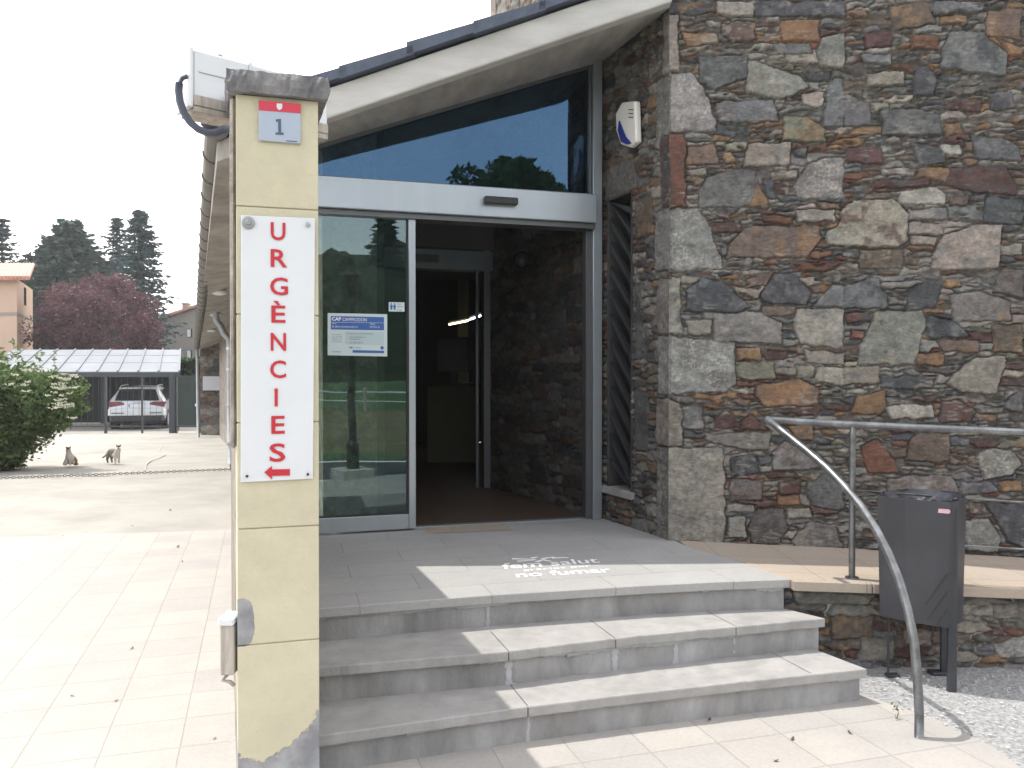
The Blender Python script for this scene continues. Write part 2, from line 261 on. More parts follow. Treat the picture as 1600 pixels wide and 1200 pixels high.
def stone_face(name,parent,pl,u0,u1,z0,z1,res,traced=(),seed=1,ax=(.03,.09),az=(.010,.026),hole=None,n_try=9000,bottom=None,relief=.027,big=0,dark=1.0,label=None,mortar=(.12,.113,.102),pin0=True,top=None):
    r=np.random.RandomState(seed); nu=int((u1-u0)/res)+1; nz_=int((z1-z0)/res)+1
    us=np.linspace(u0,u1,nu); zs=np.linspace(z0,z1,nz_); U,Z=np.meshgrid(us,zs,indexing='ij')
    wu=U+vnoise(U,Z,.05,seed)*.020+vnoise(U,Z,.017,seed+1)*.008; wz=Z+vnoise(U,Z,.06,seed+2)*.018+vnoise(U,Z,.018,seed+3)*.007
    SD=np.full(U.shape,9.0); LB=np.full(U.shape,-1); cols=[]; secs=[]; tilt=[]; kinds=[]
    def newstone(k):
        c=np.array(PAL[k])*r.uniform(.82,1.18); c=c*(1+r.uniform(-.05,.05,3)); s=np.array(PAL[SEC[k] if r.rand()<.7 else r.choice(list(FILL))])
        cols.append(c); secs.append(s); kinds.append(k); tilt.append((r.uniform(-.10,.10),r.uniform(-.10,.10),r.uniform(-.012,.008))); return len(cols)-1
    cen=[]
    for poly,k in traced:
        P=np.array(poly); c=P.mean(0); P=c+(P-c)*1.03
        a=np.sum(P[:,0]*np.roll(P[:,1],-1)-np.roll(P[:,0],-1)*P[:,1])
        if a<0: P=P[::-1]
        lo=P.min(0)-.06; hi=P.max(0)+.06
        i0,i1=np.searchsorted(us,[lo[0],hi[0]]); j0,j1=np.searchsorted(zs,[lo[1],hi[1]])
        if i1<=i0 or j1<=j0: continue
        x=wu[i0:i1,j0:j1]; y=wz[i0:i1,j0:j1]; sd=np.full(x.shape,-9.0)
        for i in range(len(P)):
            p=P[i]; q=P[(i+1)%len(P)]; e=q-p; L=np.hypot(*e)
            if L<1e-6: continue
            sd=np.maximum(sd,((x-p[0])*e[1]-(y-p[1])*e[0])/L)
        lab=newstone(k); cen.append(c); w=sd<SD[i0:i1,j0:j1]
        SD[i0:i1,j0:j1][w]=sd[w]; LB[i0:i1,j0:j1][w]=lab
    nt_=len(cols); cen=list(cen)
    F1=np.full(U.shape,9.0); F2=np.full(U.shape,9.0); FL=np.full(U.shape,-1); AZ=np.full(U.shape,.02)
    acc=[]; 
    for it in range(n_try):
        cu=r.uniform(u0,u1); cz=r.uniform(z0,z1); f=it/n_try
        sz=r.uniform(0,1)**1.15*(1-.70*f)
        a_=ax[0]+(ax[1]-ax[0])*sz; b_=az[0]+(az[1]-az[0])*sz*r.uniform(.5,1.1)
        if big and it<big: a_=r.uniform(.09,.20); b_=a_*r.uniform(.45,.85)
        i=min(int((cu-u0)/res),nu-1); j=min(int((cz-z0)/res),nz_-1)
        if SD[i,j]<b_*.45: continue
        if acc:
            A=np.array(acc[-1200:] if not big else acc); dd=np.maximum(np.abs(A[:,0]-cu)/(A[:,2]+a_),np.abs(A[:,1]-cz)/(A[:,3]+b_))
            if dd.min()<.86: continue
        acc.append((cu,cz,a_,b_))
    for cu,cz,a_,b_ in acc:
        wdu=a_*3.2+.05; wdz=b_*3.2+.05
        i0,i1=np.searchsorted(us,[cu-wdu,cu+wdu]); j0,j1=np.searchsorted(zs,[cz-wdz,cz+wdz])
        th=r.uniform(-.12,.12); x=wu[i0:i1,j0:j1]-cu; y=wz[i0:i1,j0:j1]-cz; X=(x*math.cos(th)+y*math.sin(th)); Y=(y*math.cos(th)-x*math.sin(th))
        sk=r.uniform(-.5,.5); X=X+sk*Y
        d=((np.abs(X)/a_)**3.2+(np.abs(Y)/b_)**3.2)**(1/3.2)
        lab=newstone(FILL[r.randint(len(FILL))])
        s1=F1[i0:i1,j0:j1]; s2=F2[i0:i1,j0:j1]; w=d<s1
        s2[:]=np.where(w,s1,np.minimum(s2,d)); s1[:]=np.where(w,d,s1); FL[i0:i1,j0:j1][w]=lab; AZ[i0:i1,j0:j1][w]=b_
    fe=np.clip((F2-F1),0,3)*AZ*.55
    inside=SD<0
    edge=np.where(inside,-SD,np.minimum(SD,fe)); 
    far=(~inside)&(F1>2.1)
    lab=np.where(inside,LB,FL); edge=np.where(far|(lab<0),0,edge)
    cols=np.array(cols); secs=np.array(secs); tl=np.array(tilt); lab=np.maximum(lab,0)
    s=np.clip((edge-.0004)/.0065,0,1); s=s*s*(3-2*s)
    n1=vnoise(U,Z,.11,seed+5); n2=vnoise(U,Z,.035,seed+6); n3=vnoise(U*.6,Z*1.6,.014,seed+7)
    h=-relief*1.35+s*(relief*.95+tl[lab,2]+ .012*n1+.007*n2+.0035*n3 + tl[lab,0]*.5*vnoise(U,Z,.2,seed+9)*.12)
    h=np.minimum(h,.004)
    if pin0: h[0,:]=np.minimum(h[0,:],0)*0
    mix=np.clip((vnoise(U,Z,.075,seed+8)+vnoise(U,Z,.02,seed+10)*.5)*3-.25,0,.75)[...,None]
    C=cols[lab]*(1-mix)+secs[lab]*mix
    C=C*(1+.45*vnoise(U,Z*3.2,.012,seed+11)+.35*n2+.35*vnoise(U*.5+Z*.3,Z*1.5,.06,seed+13))[...,None]
    kw=np.array([k in 'w' for k in kinds])[lab]; sp=np.clip((vnoise(U,Z,.0085,seed+14)+.6*vnoise(U,Z,.07,seed+15)-.22)*6,0,1)*kw; C=C*(1-.18*kw[...,None])+sp[...,None]*.16
    st=np.clip((vnoise(U*.6,Z*2.2,.02,seed+16)+.8*vnoise(U,Z,.12,seed+17)-.38)*5,0,1)[...,None]; C=C*(1-st*.5)+st*.5*np.array([.40,.38,.34])
    mcol=np.array(mortar)*(1+.5*vnoise(U,Z,.02,seed+12))[...,None]
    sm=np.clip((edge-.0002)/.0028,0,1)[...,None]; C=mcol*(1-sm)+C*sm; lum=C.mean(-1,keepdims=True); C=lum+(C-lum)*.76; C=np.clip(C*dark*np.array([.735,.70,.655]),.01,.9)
    C=np.concatenate([C,np.ones(U.shape+(1,))],-1)
    off=Vector((0,0,0)); q=parent
    while q is not None: off+=q.location; q=q.parent
    O=pl.O-off; V=np.stack([O.x+pl.u.x*U+pl.n.x*h,O.y+pl.u.y*U+pl.n.y*h,Z],-1).reshape(-1,3)
    if parent: V[:,2]-=off.z
    idx=np.arange(nu*nz_).reshape(nu,nz_); keep=np.ones((nu-1,nz_-1),bool); uc=(us[:-1]+us[1:])/2; zc=(zs[:-1]+zs[1:])/2
    if hole: keep&=~(((uc[:,None]>hole[0])&(uc[:,None]<hole[1]))&((zc[None,:]>hole[2])&(zc[None,:]<hole[3])))
    if bottom: keep&=(zc[None,:]>bottom(uc)[:,None])
    if top: keep&=(zc[None,:]<top(uc)[:,None])
    Fq=np.stack([idx[:-1,:-1],idx[1:,:-1],idx[1:,1:],idx[:-1,1:]],-1)[keep]
    return npmesh(name,V,Fq,M['stone'],parent,{'Col':C.reshape(-1,4)})
# ------------------------------------------------ text
def textmesh(s,bold=0):
    cu=bpy.data.curves.new('t','FONT'); cu.body=s; cu.size=1; cu.offset=bold; cu.resolution_u=3
    o=bpy.data.objects.new('t',cu); COL.objects.link(o); bpy.context.view_layer.update()
    me=bpy.data.meshes.new_from_object(o.evaluated_get(bpy.context.evaluated_depsgraph_get())); bpy.data.objects.remove(o); bpy.data.curves.remove(cu)
    v=[tuple(x.co) for x in me.vertices]; f=[tuple(p.vertices) for p in me.polygons]; bpy.data.meshes.remove(me); return v,f
def add_text(mb,s,place,w=None,h=None,bold=0,halign='l'):
    """place(x,y)->3D; text box origin lower left, fitted to w x h"""
    v,f=textmesh(s,bold)
    if not v: return
    xs=[a[0] for a in v]; ys=[a[1] for a in v]; x0,x1,y0,y1=min(xs),max(xs),min(ys),max(ys)
    sy=h/(y1-y0); sx=(w/(x1-x0)) if w else sy
    mb.add([place((a[0]-x0)*sx,(a[1]-y0)*sy) for a in v],f)
# ------------------------------------------------ foliage
def leaves(name,C,A,B,mat_,parent,val=None):
    n=len(C); V=np.stack([C-A,C-B*.9+A*.1,C+A,C+B*.9+A*.1],1).reshape(-1,3); Fq=np.arange(4*n).reshape(n,4)
    off=Vector((0,0,0)); q=parent
    while q is not None: off+=q.location; q=q.parent
    V=V-np.array(off)
    val=RS.rand(n) if val is None else val; c=np.repeat(val,4)[:,None]*np.ones((1,3)); c=np.concatenate([c,np.ones((4*n,1))],1)
    return npmesh(name,V,Fq,mat_,parent,{'Col':c},smooth=False)
def rdir(n):
    v=RS.normal(size=(n,3)); return v/np.linalg.norm(v,axis=1)[:,None]
def crown(cx,cy,cz,rx,ry,rz,n,ls,mat_,parent,clumps=60,seed=0,low=-.6,name='crown'):
    d=rdir(clumps); d=d[d[:,2]>low]; k=len(d); rr=RS.uniform(.45,1,k)**.6
    cc=d*rr[:,None]*np.array([rx,ry,rz]); cr=RS.uniform(.16,.34,k)*(rx+rz)/2
    w=RS.randint(0,k,n); o=rdir(n)*(RS.uniform(.2,1,n)**.45)[:,None]*cr[w][:,None]; o[:,2]*=.8
    P=cc[w]+o+np.array([cx,cy,cz]); a=rdir(n); b=np.cross(a,rdir(n)); b/=np.linalg.norm(b,axis=1)[:,None]+1e-6
    s=RS.uniform(.6,1.3,n)[:,None]*ls
    tone=np.clip(RS.rand(k)[w]*.6+RS.rand(n)*.5,0,1)
    return leaves(name,P,a*s,b*s*.5,mat_,parent,tone)
def conifer(name,x,y,z0,z1,rad,mat_,label,group,levels=42,nb=10,q=12,droop=.25,thin=1,low=.1,pw=.75):
    t=empty(name,(x,y,z0),label,'tree',group); H=z1-z0; mb=MB(); mb.tube([(x,y,z0),(x,y,z0+H*.5),(x,y,z1-.3)],[.22,.13,.03],8); mb.build('trunk',M['bark'],t,smooth=True)
    C=[];A=[];B=[]
    for L in range(levels):
        f=low+(1-low)*L/levels; z=z0+H*f; Rr=rad*(1-f)**pw*RS.uniform(.72,1.12)+.15
        for b in range(nb):
            az=RS.uniform(0,2*math.pi); r_=Rr*RS.uniform(.65,1.12); dx,dy=math.cos(az),math.sin(az)
            for i in range(q):
                s=(i+.7)/q; pz=z+(-droop*s+.18*s*s)*r_+RS.normal()*.05; side=RS.uniform(-.22,.22)*r_*s
                px_,py_=x+dx*r_*s-dy*side,y+dy*r_*s+dx*side
                C.append((px_,py_,pz)); l=RS.uniform(.10,.24)*thin; a=np.array([dx+RS.normal()*.5,dy+RS.normal()*.5,RS.normal()*.25-.1]); a/=np.linalg.norm(a); bb=np.cross(a,RS.normal(size=3)); bb/=np.linalg.norm(bb)
                A.append(a*l); B.append(bb*l*.42)
    leaves('crown',np.array(C),np.array(A),np.array(B),mat_,t)
    return t
M['bark']=mat('bark',(.09,.075,.06),.95,var=.3,ns=8,bump=.02,bs=20)
M['needle']=leafmat('fade_tinted_needles',(.025,.05,.058),(.05,.09,.095),trans=.2)  # bluer and darker to paint the distance fade into the needles
M['needle2']=leafmat('dark_cypress',(.024,.052,.045),(.048,.09,.07),trans=.2)
M['plum']=leafmat('copper_leaves',(.075,.035,.05),(.16,.075,.085),trans=.3)
M['green']=leafmat('elder_leaves',(.06,.105,.035),(.16,.22,.085),trans=.4)
M['darkgreen']=leafmat('hedge_leaves',(.02,.045,.015),(.05,.09,.03),trans=.25)
M['broad']=leafmat('broad_leaves',(.04,.08,.02),(.10,.15,.04),trans=.3)
M['flower']=mat('elder_flowers',(.55,.55,.44),.8,var=.1)

# ================================================ THE SETTING
def zg(x,y):
    return 0 if y<14 else (-.40*(y-14)/12 if y<26 else -.40)
SD_=Vector((-math.sin(R(21)),math.cos(R(21)),0)); EN=Vector((math.cos(R(21)),math.sin(R(21)),0))
# ground sheet
xs=[-700,-200,-60,-30,-15,-8,-4,0,4,8,15,30,60,200,700]; ys=[-2.2,0,4,8,12,14,18,22,26,30,40,60,120,300,900]
mb=MB(); vv=[(x,y,zg(x,y)-.10) for y in ys for x in xs]; nx=len(xs)
mb.add(vv,[(j*nx+i,j*nx+i+1,(j+1)*nx+i+1,(j+1)*nx+i) for j in range(len(ys)-1) for i in range(nx-1)])
tag(mb.build('ground',M['earth']),kind='structure')
# paving in front of the steps and to the left
e1=Vector((math.cos(R(17)),math.sin(R(17)),0)); e2=Vector((-math.sin(R(17)),math.cos(R(17)),0))
def sheet(name,poly,z,m,kind='structure',sub=None):
    mb=MB(); 
    zz=z if callable(z) else (lambda x,y:z); mb.add([(x,y,zz(x,y)) for x,y in poly],[tuple(range(len(poly)))]); return tag(mb.build(name,m),kind=kind)
bl=onz(0,840); br_=onz(364,827)
dl=(br_-bl).normalized(); P0=bl-dl*9; P1=bl+dl*3.3
sheet('paving',[(-14,-.9),(1.95,-.9),(1.95,3.35),(1.86,3.62),(1.62,3.95),(1.5,4.4),(-1.2,4.6),(P1.x,P1.y),(P0.x,P0.y)],.0,M['paving'])
# concrete driveway: follows the falling ground
dv=[]
for yy in (0,6,10,14,18,22,26,30,36):
    a=P0+(SD_*yy); b=P1+(SD_*yy)+Vector((1.2,0,0)); dv+= [(a.x,a.y,zg(0,a.y)-.005),(b.x,b.y,zg(0,b.y)-.005)]
mb=MB(); mb.add(dv,[(2*i,2*i+1,2*i+3,2*i+2) for i in range(8)]); tag(mb.build('driveway',M['drive']),kind='structure')
# gravel
sheet('gravel_path',[(1.93,-.9),(16,-.9),(16,4.6),(1.3,4.6),(1.3,3.5)],-.004,M['gravel'])
# loose stones on the gravel: one object
C=[];mb=MB()
for i in range(900):
    x=rnd.uniform(1.75,4.4); y=rnd.uniform(3.0,4.25); 
    if x<1.62+(3.95-y)*.6: continue
    s=rnd.uniform(.003,.011); a=rnd.uniform(0,6); q=[(x+s*math.cos(a+k*1.57)*rnd.uniform(.7,1.2),y+s*math.sin(a+k*1.57)*rnd.uniform(.7,1.2)) for k in range(4)]
    mb.prism(q,-.004,s*.7)
tag(mb.build('gravel',M['concrete']),'loose pale stone chips on the gravel below the ramp','gravel',kind='stuff')
# behind the camera (it shows in the door glass): road, bank, meadow, hill
nb_=Vector((.292,-.956,0))
def back(d,s): 
    p=Vector((-1.0,5.55,0))+Vector((.406,-.913,0)).normalized()*d+Vector((.913,.406,0))*s; return (p.x,p.y)
def strip(name,d0,d1,z0,z1,m,sl=-60,sr=60):
    a,b,c,d=back(d0,sl),back(d0,sr),back(d1,sr),back(d1,sl); mb=MB(); mb.add([(*a,z0),(*b,z0),(*c,z1),(*d,z1)],[(3,2,1,0)]); return tag(mb.build(name,m),kind='structure')
strip('road',6.6,7.9+1.4,-.02,-.02,M['asphalt'])
strip('pavement',-2,6.6,-.012,-.012,M['concrete']) if False else None
strip('grass_verge',9.3,10.2,.0,.05,M['grass'])
strip('grassy_bank',10.2,13.5,.05,.75,M['bank'])
strip('meadow',13.5,26,.75,1.3,M['grass'])
# road edge line
strip('road_marking',6.9,7.0,-.015,-.015,M['text_white'])
# wooded hill behind
hu=np.linspace(-70,90,120); hd=np.linspace(26,110,70); Ug,Dg=np.meshgrid(hu,hd,indexing='ij')
hz=1.2+ (1-np.exp(-(Dg-26)/26))*13*(1+.35*np.tanh(Ug/25)) + 1.8*vnoise(Ug,Dg,3.2,3)+1.2*vnoise(Ug,Dg,1.4,4)
px_=-1.0+.4063*Dg+.9137*Ug; py_=5.55-.9137*Dg+.4063*Ug
idx=np.arange(hu.size*hd.size).reshape(hu.size,hd.size); Fq=np.stack([idx[:-1,:-1],idx[1:,:-1],idx[1:,1:],idx[:-1,1:]],-1).reshape(-1,4)
M['woods']=mat('wooded_slope',(.016,.030,.013),.95,var=.6,ns=1.6,bump=.9,bs=1.3,c2=(.04,.06,.022),c2amt=.8)
tag(npmesh('hill',np.stack([px_,py_,hz],-1).reshape(-1,3),Fq[:,::-1],M['woods']),kind='structure')

# ================================================ BUILDING
DP=Plane((.653,6.06),17)          # door plane, u=0 at the right jamb
Cn=Vector((.985,5.23,0)); Jn=Vector((.653,6.06,0))
bld=empty('health_centre',(1.2,6.4,0),'stone health centre with sloping concrete roof edge and glazed sliding entrance','building')
FW=Plane((Cn.x,Cn.y),-5)          # stone front
RW=Plane((Cn.x,Cn.y),math.degrees(math.atan2(Jn.y-Cn.y,Jn.x-Cn.x)))   # return wall, u from corner towards door
RW.n=-Vector((math.cos(R(17)),math.sin(R(17)),0)) if False else -RW.n if RW.n.x>0 else RW.n
def eave_z(x,y): return 2.78+.362*(x+1.757+.385*(y-4.97))-.02*(y-4.97)
ZA=[((0,0),(225,0),(222,50),(100,62),(20,45),'k'),((228,0),(400,0),(398,70),(300,75),(228,55),'l'),((405,0),(800,0),(800,70),(405,72),'k'),((0,60),(55,65),(65,310),(0,312),'q'),
((0,325),(120,320),(200,440),(228,580),(0,582),'w'),((75,140),(225,140),(240,190),(100,205),'o'),((250,95),(400,95),(405,175),(290,180),(250,140),'p'),((515,85),(690,85),(690,180),(530,180),'o'),
((150,250),(370,240),(360,340),(230,390),(160,370),'b'),((370,262),(470,290),(600,330),(640,380),(520,440),(362,405),'g'),((670,175),(800,140),(800,300),(655,290),(680,215),'g'),
((480,190),(650,190),(660,235),(510,240),'b'),((230,450),(490,440),(510,540),(240,545),'b'),((620,320),(740,315),(735,360),(640,355),'k'),((615,410),(720,405),(700,470),(615,470),'t'),
((750,345),(800,345),(800,555),(705,555),(730,400),'b'),((530,515),(640,515),(720,570),(715,625),(530,625),'v'),((8,590),(90,600),(95,915),(10,920),'r'),((370,640),(560,630),(550,740),(350,740),'t'),
((100,650),(230,640),(235,730),(100,735),'p'),((258,680),(300,675),(315,715),(275,735),'o'),((575,665),(640,655),(635,700),(575,695),'k'),((180,800),(300,745),(400,755),(410,830),(370,920),(155,922),(150,840),'b'),
((420,800),(465,900),(460,925),(370,925),'o'),((440,800),(490,800),(495,890),(460,880),'k'),((495,815),(555,810),(555,860),(500,865),'m'),((640,720),(770,692),(800,700),(800,885),(610,880),(575,830),'w'),
((15,930),(150,925),(200,1010),(250,1160),(260,1200),(10,1200),'w'),((205,990),(340,985),(345,1030),(205,1035),'m'),((360,1010),(690,1005),(690,1060),(640,1145),(275,1145),(300,1080),'p'),
((435,955),(565,960),(570,995),(440,995),'r'),((580,935),(760,935),(760,985),(590,990),'q'),((715,1050),(800,980),(800,1090),(720,1085),'l'),((100,755),(180,745),(185,785),(110,785),'l'),
((480,765),(595,755),(580,795),(485,800),'t'),((215,600),(290,600),(290,630),(215,630),'o')]
ZB=[((405,0),(620,0),(620,45),(405,55),'b'),((210,20),(370,0),(415,100),(230,130),'p'),((640,40),(800,30),(800,170),(640,150),'p'),((430,65),(550,65),(550,105),(430,105),'o'),((90,135),(215,135),(215,205),(95,210),'m'),
((300,150),(425,150),(425,215),(305,215),'r'),((430,135),(620,140),(730,240),(720,335),(400,300),(435,230),'b'),((690,170),(800,210),(800,255),(740,240),'o'),((70,240),(215,235),(210,285),(100,280),'b'),
((95,310),(170,310),(260,290),(265,380),(110,375),'q'),((330,300),(375,290),(420,350),(400,420),(310,430),(315,330),'k'),((0,405),(120,460),(130,555),(0,560),'b'),((115,450),(200,450),(210,475),(140,487),'l'),
((170,490),(310,480),(430,510),(435,600),(175,600),'b'),((450,545),(520,540),(548,590),(460,605),'o'),((560,590),(700,610),(790,650),(800,715),(590,710),'b'),((650,410),(750,400),(770,480),(660,490),'b'),
((445,450),(520,450),(515,490),(450,490),'m'),((530,435),(615,435),(615,490),(525,490),'m'),((300,640),(440,650),(470,720),(340,735),'k'),((440,640),(520,640),(540,685),(450,685),'l'),((10,655),(170,655),(170,725),(15,725),'m'),
((535,625),(570,625),(575,685),(540,670),'o'),((330,745),(470,740),(470,810),(400,800),(330,785),'o'),((470,745),(730,740),(780,830),(770,870),(520,850),(450,820),'m'),((135,800),(380,795),(380,830),(140,840),'m'),
((165,745),(330,745),(310,780),(180,775),'l'),((255,850),(420,830),(460,870),(455,910),(250,905),'l'),((480,870),(570,875),(560,915),(480,915),'p'),((285,930),(460,920),(470,975),(290,980),'g'),((630,875),(800,890),(800,1000),(640,990),'k'),
((50,890),(225,885),(285,960),(280,1080),(240,1100),(0,1095),(-60,1090),(0,930),'t'),((290,990),(440,990),(445,1045),(295,1045),'l'),((450,1050),(600,1000),(705,1005),(690,1200),(385,1200),(420,1100),'t'),((300,1050),(420,1055),(410,1095),(300,1090),'t'),
((75,1110),(270,1110),(270,1200),(70,1200),'p'),((0,1110),(70,1105),(70,1150),(0,1150),'k'),((700,1090),(800,1085),(800,1140),(700,1135),'t')]
ZC=[((8,38),(60,38),(72,268),(10,270),'l'),((90,90),(150,45),(240,50),(355,160),(320,180),(85,175),'k'),((400,110),(450,20),(540,10),(615,100),(590,150),(410,140),'k'),((615,155),(700,70),(747,65),(747,160),'b'),
((405,155),(540,155),(540,190),(405,195),'p'),((90,210),(190,210),(190,270),(95,275),'t'),((205,185),(400,180),(485,220),(485,310),(205,300),'g'),((550,170),(747,165),(747,330),(560,310),(540,250),'t'),
((5,280),(290,310),(295,480),(250,515),(10,520),'w'),((305,330),(400,330),(400,380),(305,380),'o'),((410,340),(510,340),(510,380),(415,380),'m'),((300,390),(460,390),(460,455),(350,465),(300,450),'v'),
((380,490),(560,460),(640,500),(640,570),(420,580),(375,530),'o'),((585,335),(747,350),(747,400),(590,395),'t'),((640,410),(747,410),(747,485),(630,470),'l'),((545,405),(625,405),(625,455),(550,460),'v'),((5,540),(60,560),(75,590),(70,735),(10,740),'q'),
((75,565),(160,580),(160,670),(75,670),'b'),((205,615),(290,620),(300,665),(210,665),'m'),((310,640),(355,605),(435,675),(310,675),'m'),((170,690),(440,680),(430,755),(350,760),(170,720),'g'),((505,650),(620,650),(620,720),(560,720),'p'),
((10,750),(265,755),(250,1000),(255,1140),(10,1135),'t'),((275,790),(370,780),(400,860),(275,865),'k'),((445,770),(500,725),(620,760),(690,830),(450,845),'g'),((420,850),(540,845),(560,875),(430,878),'m'),((270,880),(405,880),(405,965),(270,975),'p'),
((475,890),(560,890),(570,940),(480,940),'m'),((465,945),(565,945),(565,985),(460,985),'o'),((590,900),(680,850),(747,860),(747,1010),(610,990),'b'),((260,985),(375,985),(370,1015),(265,1015),'w'),((265,1040),(335,1040),(335,1125),(260,1125),'l'),
((385,1000),(490,1000),(510,1080),(480,1150),(360,1145),(345,1080),'d'),((530,1130),(600,1060),(710,1070),(740,1165),(560,1170),'g'),((505,995),(600,995),(620,1040),(510,1045),'t')]
ZD=[((0,85),(180,45),(220,130),(225,205),(0,205),'b'),((340,100),(430,70),(520,75),(480,205),(325,200),'k'),((525,50),(610,50),(610,95),(530,95),'o'),((830,0),(933,0),(933,150),(780,120),'d'),((555,130),(700,120),(870,170),(870,270),(580,275),'g'),
((10,230),(130,225),(140,275),(20,285),'m'),((175,220),(410,215),(425,300),(375,495),(70,495),(120,330),'g'),((430,235),(560,260),(655,355),(460,360),(430,310),'k'),((480,370),(705,370),(700,435),(520,430),'p'),((780,290),(933,290),(933,435),(775,430),'p'),
((385,440),(520,440),(520,500),(385,500),'o'),((530,470),(690,460),(740,420),(835,425),(845,500),(790,650),(610,645),(510,580),'t'),((35,320),(105,320),(105,365),(35,360),'r'),((0,505),(190,510),(190,600),(0,600),'t'),((205,560),(480,560),(470,625),(195,625),'k'),
((80,660),(210,635),(230,700),(190,765),(30,750),'o'),((220,715),(460,708),(475,775),(250,785),'l'),((520,690),(610,685),(680,760),(650,805),(495,795),'m'),((415,670),(510,670),(510,700),(415,700),'m'),((830,740),(870,660),(933,630),(933,745),'k'),
((690,760),(800,755),(800,795),(695,798),'p'),((85,930),(180,890),(240,960),(300,1060),(120,1065),'r'),((350,890),(400,850),(545,860),(545,1010),(320,1000),'p'),((250,895),(330,905),(320,935),(260,925),'r'),((670,900),(760,890),(820,910),(780,935),(690,935),'m'),
((700,970),(770,935),(870,950),(933,1020),(870,1080),(730,1105),(710,1050),'w'),((235,1100),(330,1080),(560,1080),(610,1190),(235,1175),'g'),((550,880),(655,880),(655,925),(550,925),'b'),((815,1110),(933,1105),(933,1160),(815,1165),'o'),((610,1120),(780,1110),(800,1170),(620,1180),'b')]
ZE=[((1540,785),(1640,790),(1640,870),(1580,850),'k'),((1512,815),(1545,810),(1565,840),(1560,862),(1512,862),'w'),((1515,785),(1535,785),(1540,805),(1515,805),'p')]
tr=[]
for lst,ox,oy,s in ((ZA,1040,0,2.857),(ZB,1320,0,2.857),(ZC,1040,420,2.667),(ZD,1320,420,3.333),(ZE,0,0,1)):
    for it in lst:
        pp=[FW.px(x/s+ox,y/s+oy) for x,y in it[:-1]]
        pp=[(max(u,.0) if u>.03 else -.03,z) for u,z in pp]
        tr.append((pp,it[-1]))
stone_face('stone_wall',bld,FW,0,2.75,.30,4.15,.0062,tr,seed=3,ax=(.022,.15),az=(.0095,.034),n_try=26000)
stone_face('stone_wall',bld,FW,2.75,7.0,.0,4.15,.016,[],seed=5,n_try=5000,big=220,pin0=False)
stone_face('stone_wall',bld,FW,0,7.0,4.15,6.0,.02,[],seed=6,n_try=4000,big=200)
mb=MB(); mb.pbox(FW,.42,7.0,0,6.0,-.5,-.06); mb.build('wall_core',M['rough'],bld)
# return wall with the slit window
ulv0,_=RW.px(986,500); ulv1,_=RW.px(948,500); _,zlb=RW.px(966,765); _,zlt=RW.px(966,305)
retw=(Jn-Cn).length
qt=[]
for a,b,k in ((325,582,'w'),(590,915,'r'),(930,1200,'w')): 
    y0=a/2.857; y1=b/2.857; z1=FW.px(1042,y0)[1]; z0=FW.px(1042,y1)[1]; w=.13+.05*(k=='w'); qt.append(([(-.03,z0),(w,z0),(w,z1),(-.03,z1)],k if k!='r' else 'd'))
for a,b,k in ((38,270,'g'),(280,520,'w'),(540,740,'t'),(750,1137,'w')):
    y0=a/2.667+420; y1=b/2.667+420; z1=FW.px(1042,y0)[1]; z0=FW.px(1042,y1)[1]; w=.16; qt.append(([(-.03,z0),(w,z0),(w,z1),(-.03,z1)],k))
z1=FW.px(1042,20)[1]; z0=FW.px(1042,109)[1]; qt.append(([(-.03,z0),(.09,z0),(.09,z1),(-.03,z1)],'q'))
# lintel over the window
qt.append(([(ulv0-.03,zlt+.01),(retw-.02,zlt+.01),(retw-.02,zlt+.24),(ulv0+.02,zlt+.22)],'g'))
qt.append(([(ulv0-.26,zlt-.34),(ulv0-.03,zlt-.34),(ulv0-.03,zlt-.08),(ulv0-.22,zlt-.06)],'p'))
qt.append(([(ulv0-.16,zlt-1.15),(ulv0-.02,zlt-1.15),(ulv0-.02,zlt-.66),(ulv0-.10,zlt-.66)],'b'))
qt.append(([(ulv0-.20,zlb+.30),(ulv0-.02,zlb+.30),(ulv0-.02,zlb+.70),(ulv0-.18,zlb+.68)],'b'))
stone_face('stone_wall',bld,RW,0,retw+.03,.42,4.15,.008,qt,seed=9,ax=(.03,.085),az=(.014,.04),hole=(ulv0,ulv1,zlb,zlt),n_try=9000,dark=.85,
   top=lambda u:np.array([eave_z(*(RW.p(float(x),0).xy))+.02 for x in u]))
lw=MB()
lw.pbox(RW,ulv0-.002,ulv0+.012,zlb,zlt,-.16,-.004); lw.pbox(RW,ulv1-.012,ulv1+.002,zlb,zlt,-.16,-.004); lw.pbox(RW,ulv0,ulv1,zlt-.012,zlt+.002,-.16,-.004)
lwo=lw.build('slit_window',mat('dark_reveal',(.05,.048,.045),.9,var=.2),bld)
mb=MB(); mb.pbox(RW,ulv0-.03,ulv1+.05,zlb-.045,zlb+.004,-.16,.02); mb.build('sill',M['tread'],lwo,bevel=.004)
mb=MB(); mb.pbox(RW,ulv0,ulv1,zlb,zlt,-.19,-.165); mb.build('back_panel',M['black'],lwo)
mb=MB(); nsl=12; wd=ulv1-ulv0; pitch_=(zlt-zlb)/nsl
for i in range(-1,nsl+1):
    za=zlb+i*pitch_; z_a=za; z_b=za+wd*1.0   # rises towards the door
    pts=[(ulv0,z_a),(ulv1,z_b),(ulv1,z_b+.05),(ulv0,z_a+.05)]
    pts=[(u,min(max(z,zlb+.002),zlt-.01)) for u,z in pts]
    if pts[2][1]-pts[1][1]<.01 and pts[3][1]-pts[0][1]<.01: continue
    mb.ppoly(RW,pts,-.05,-.018)
mb.build('slats',mat('dark_slats',(.028,.03,.033),.5,var=.1),lwo)
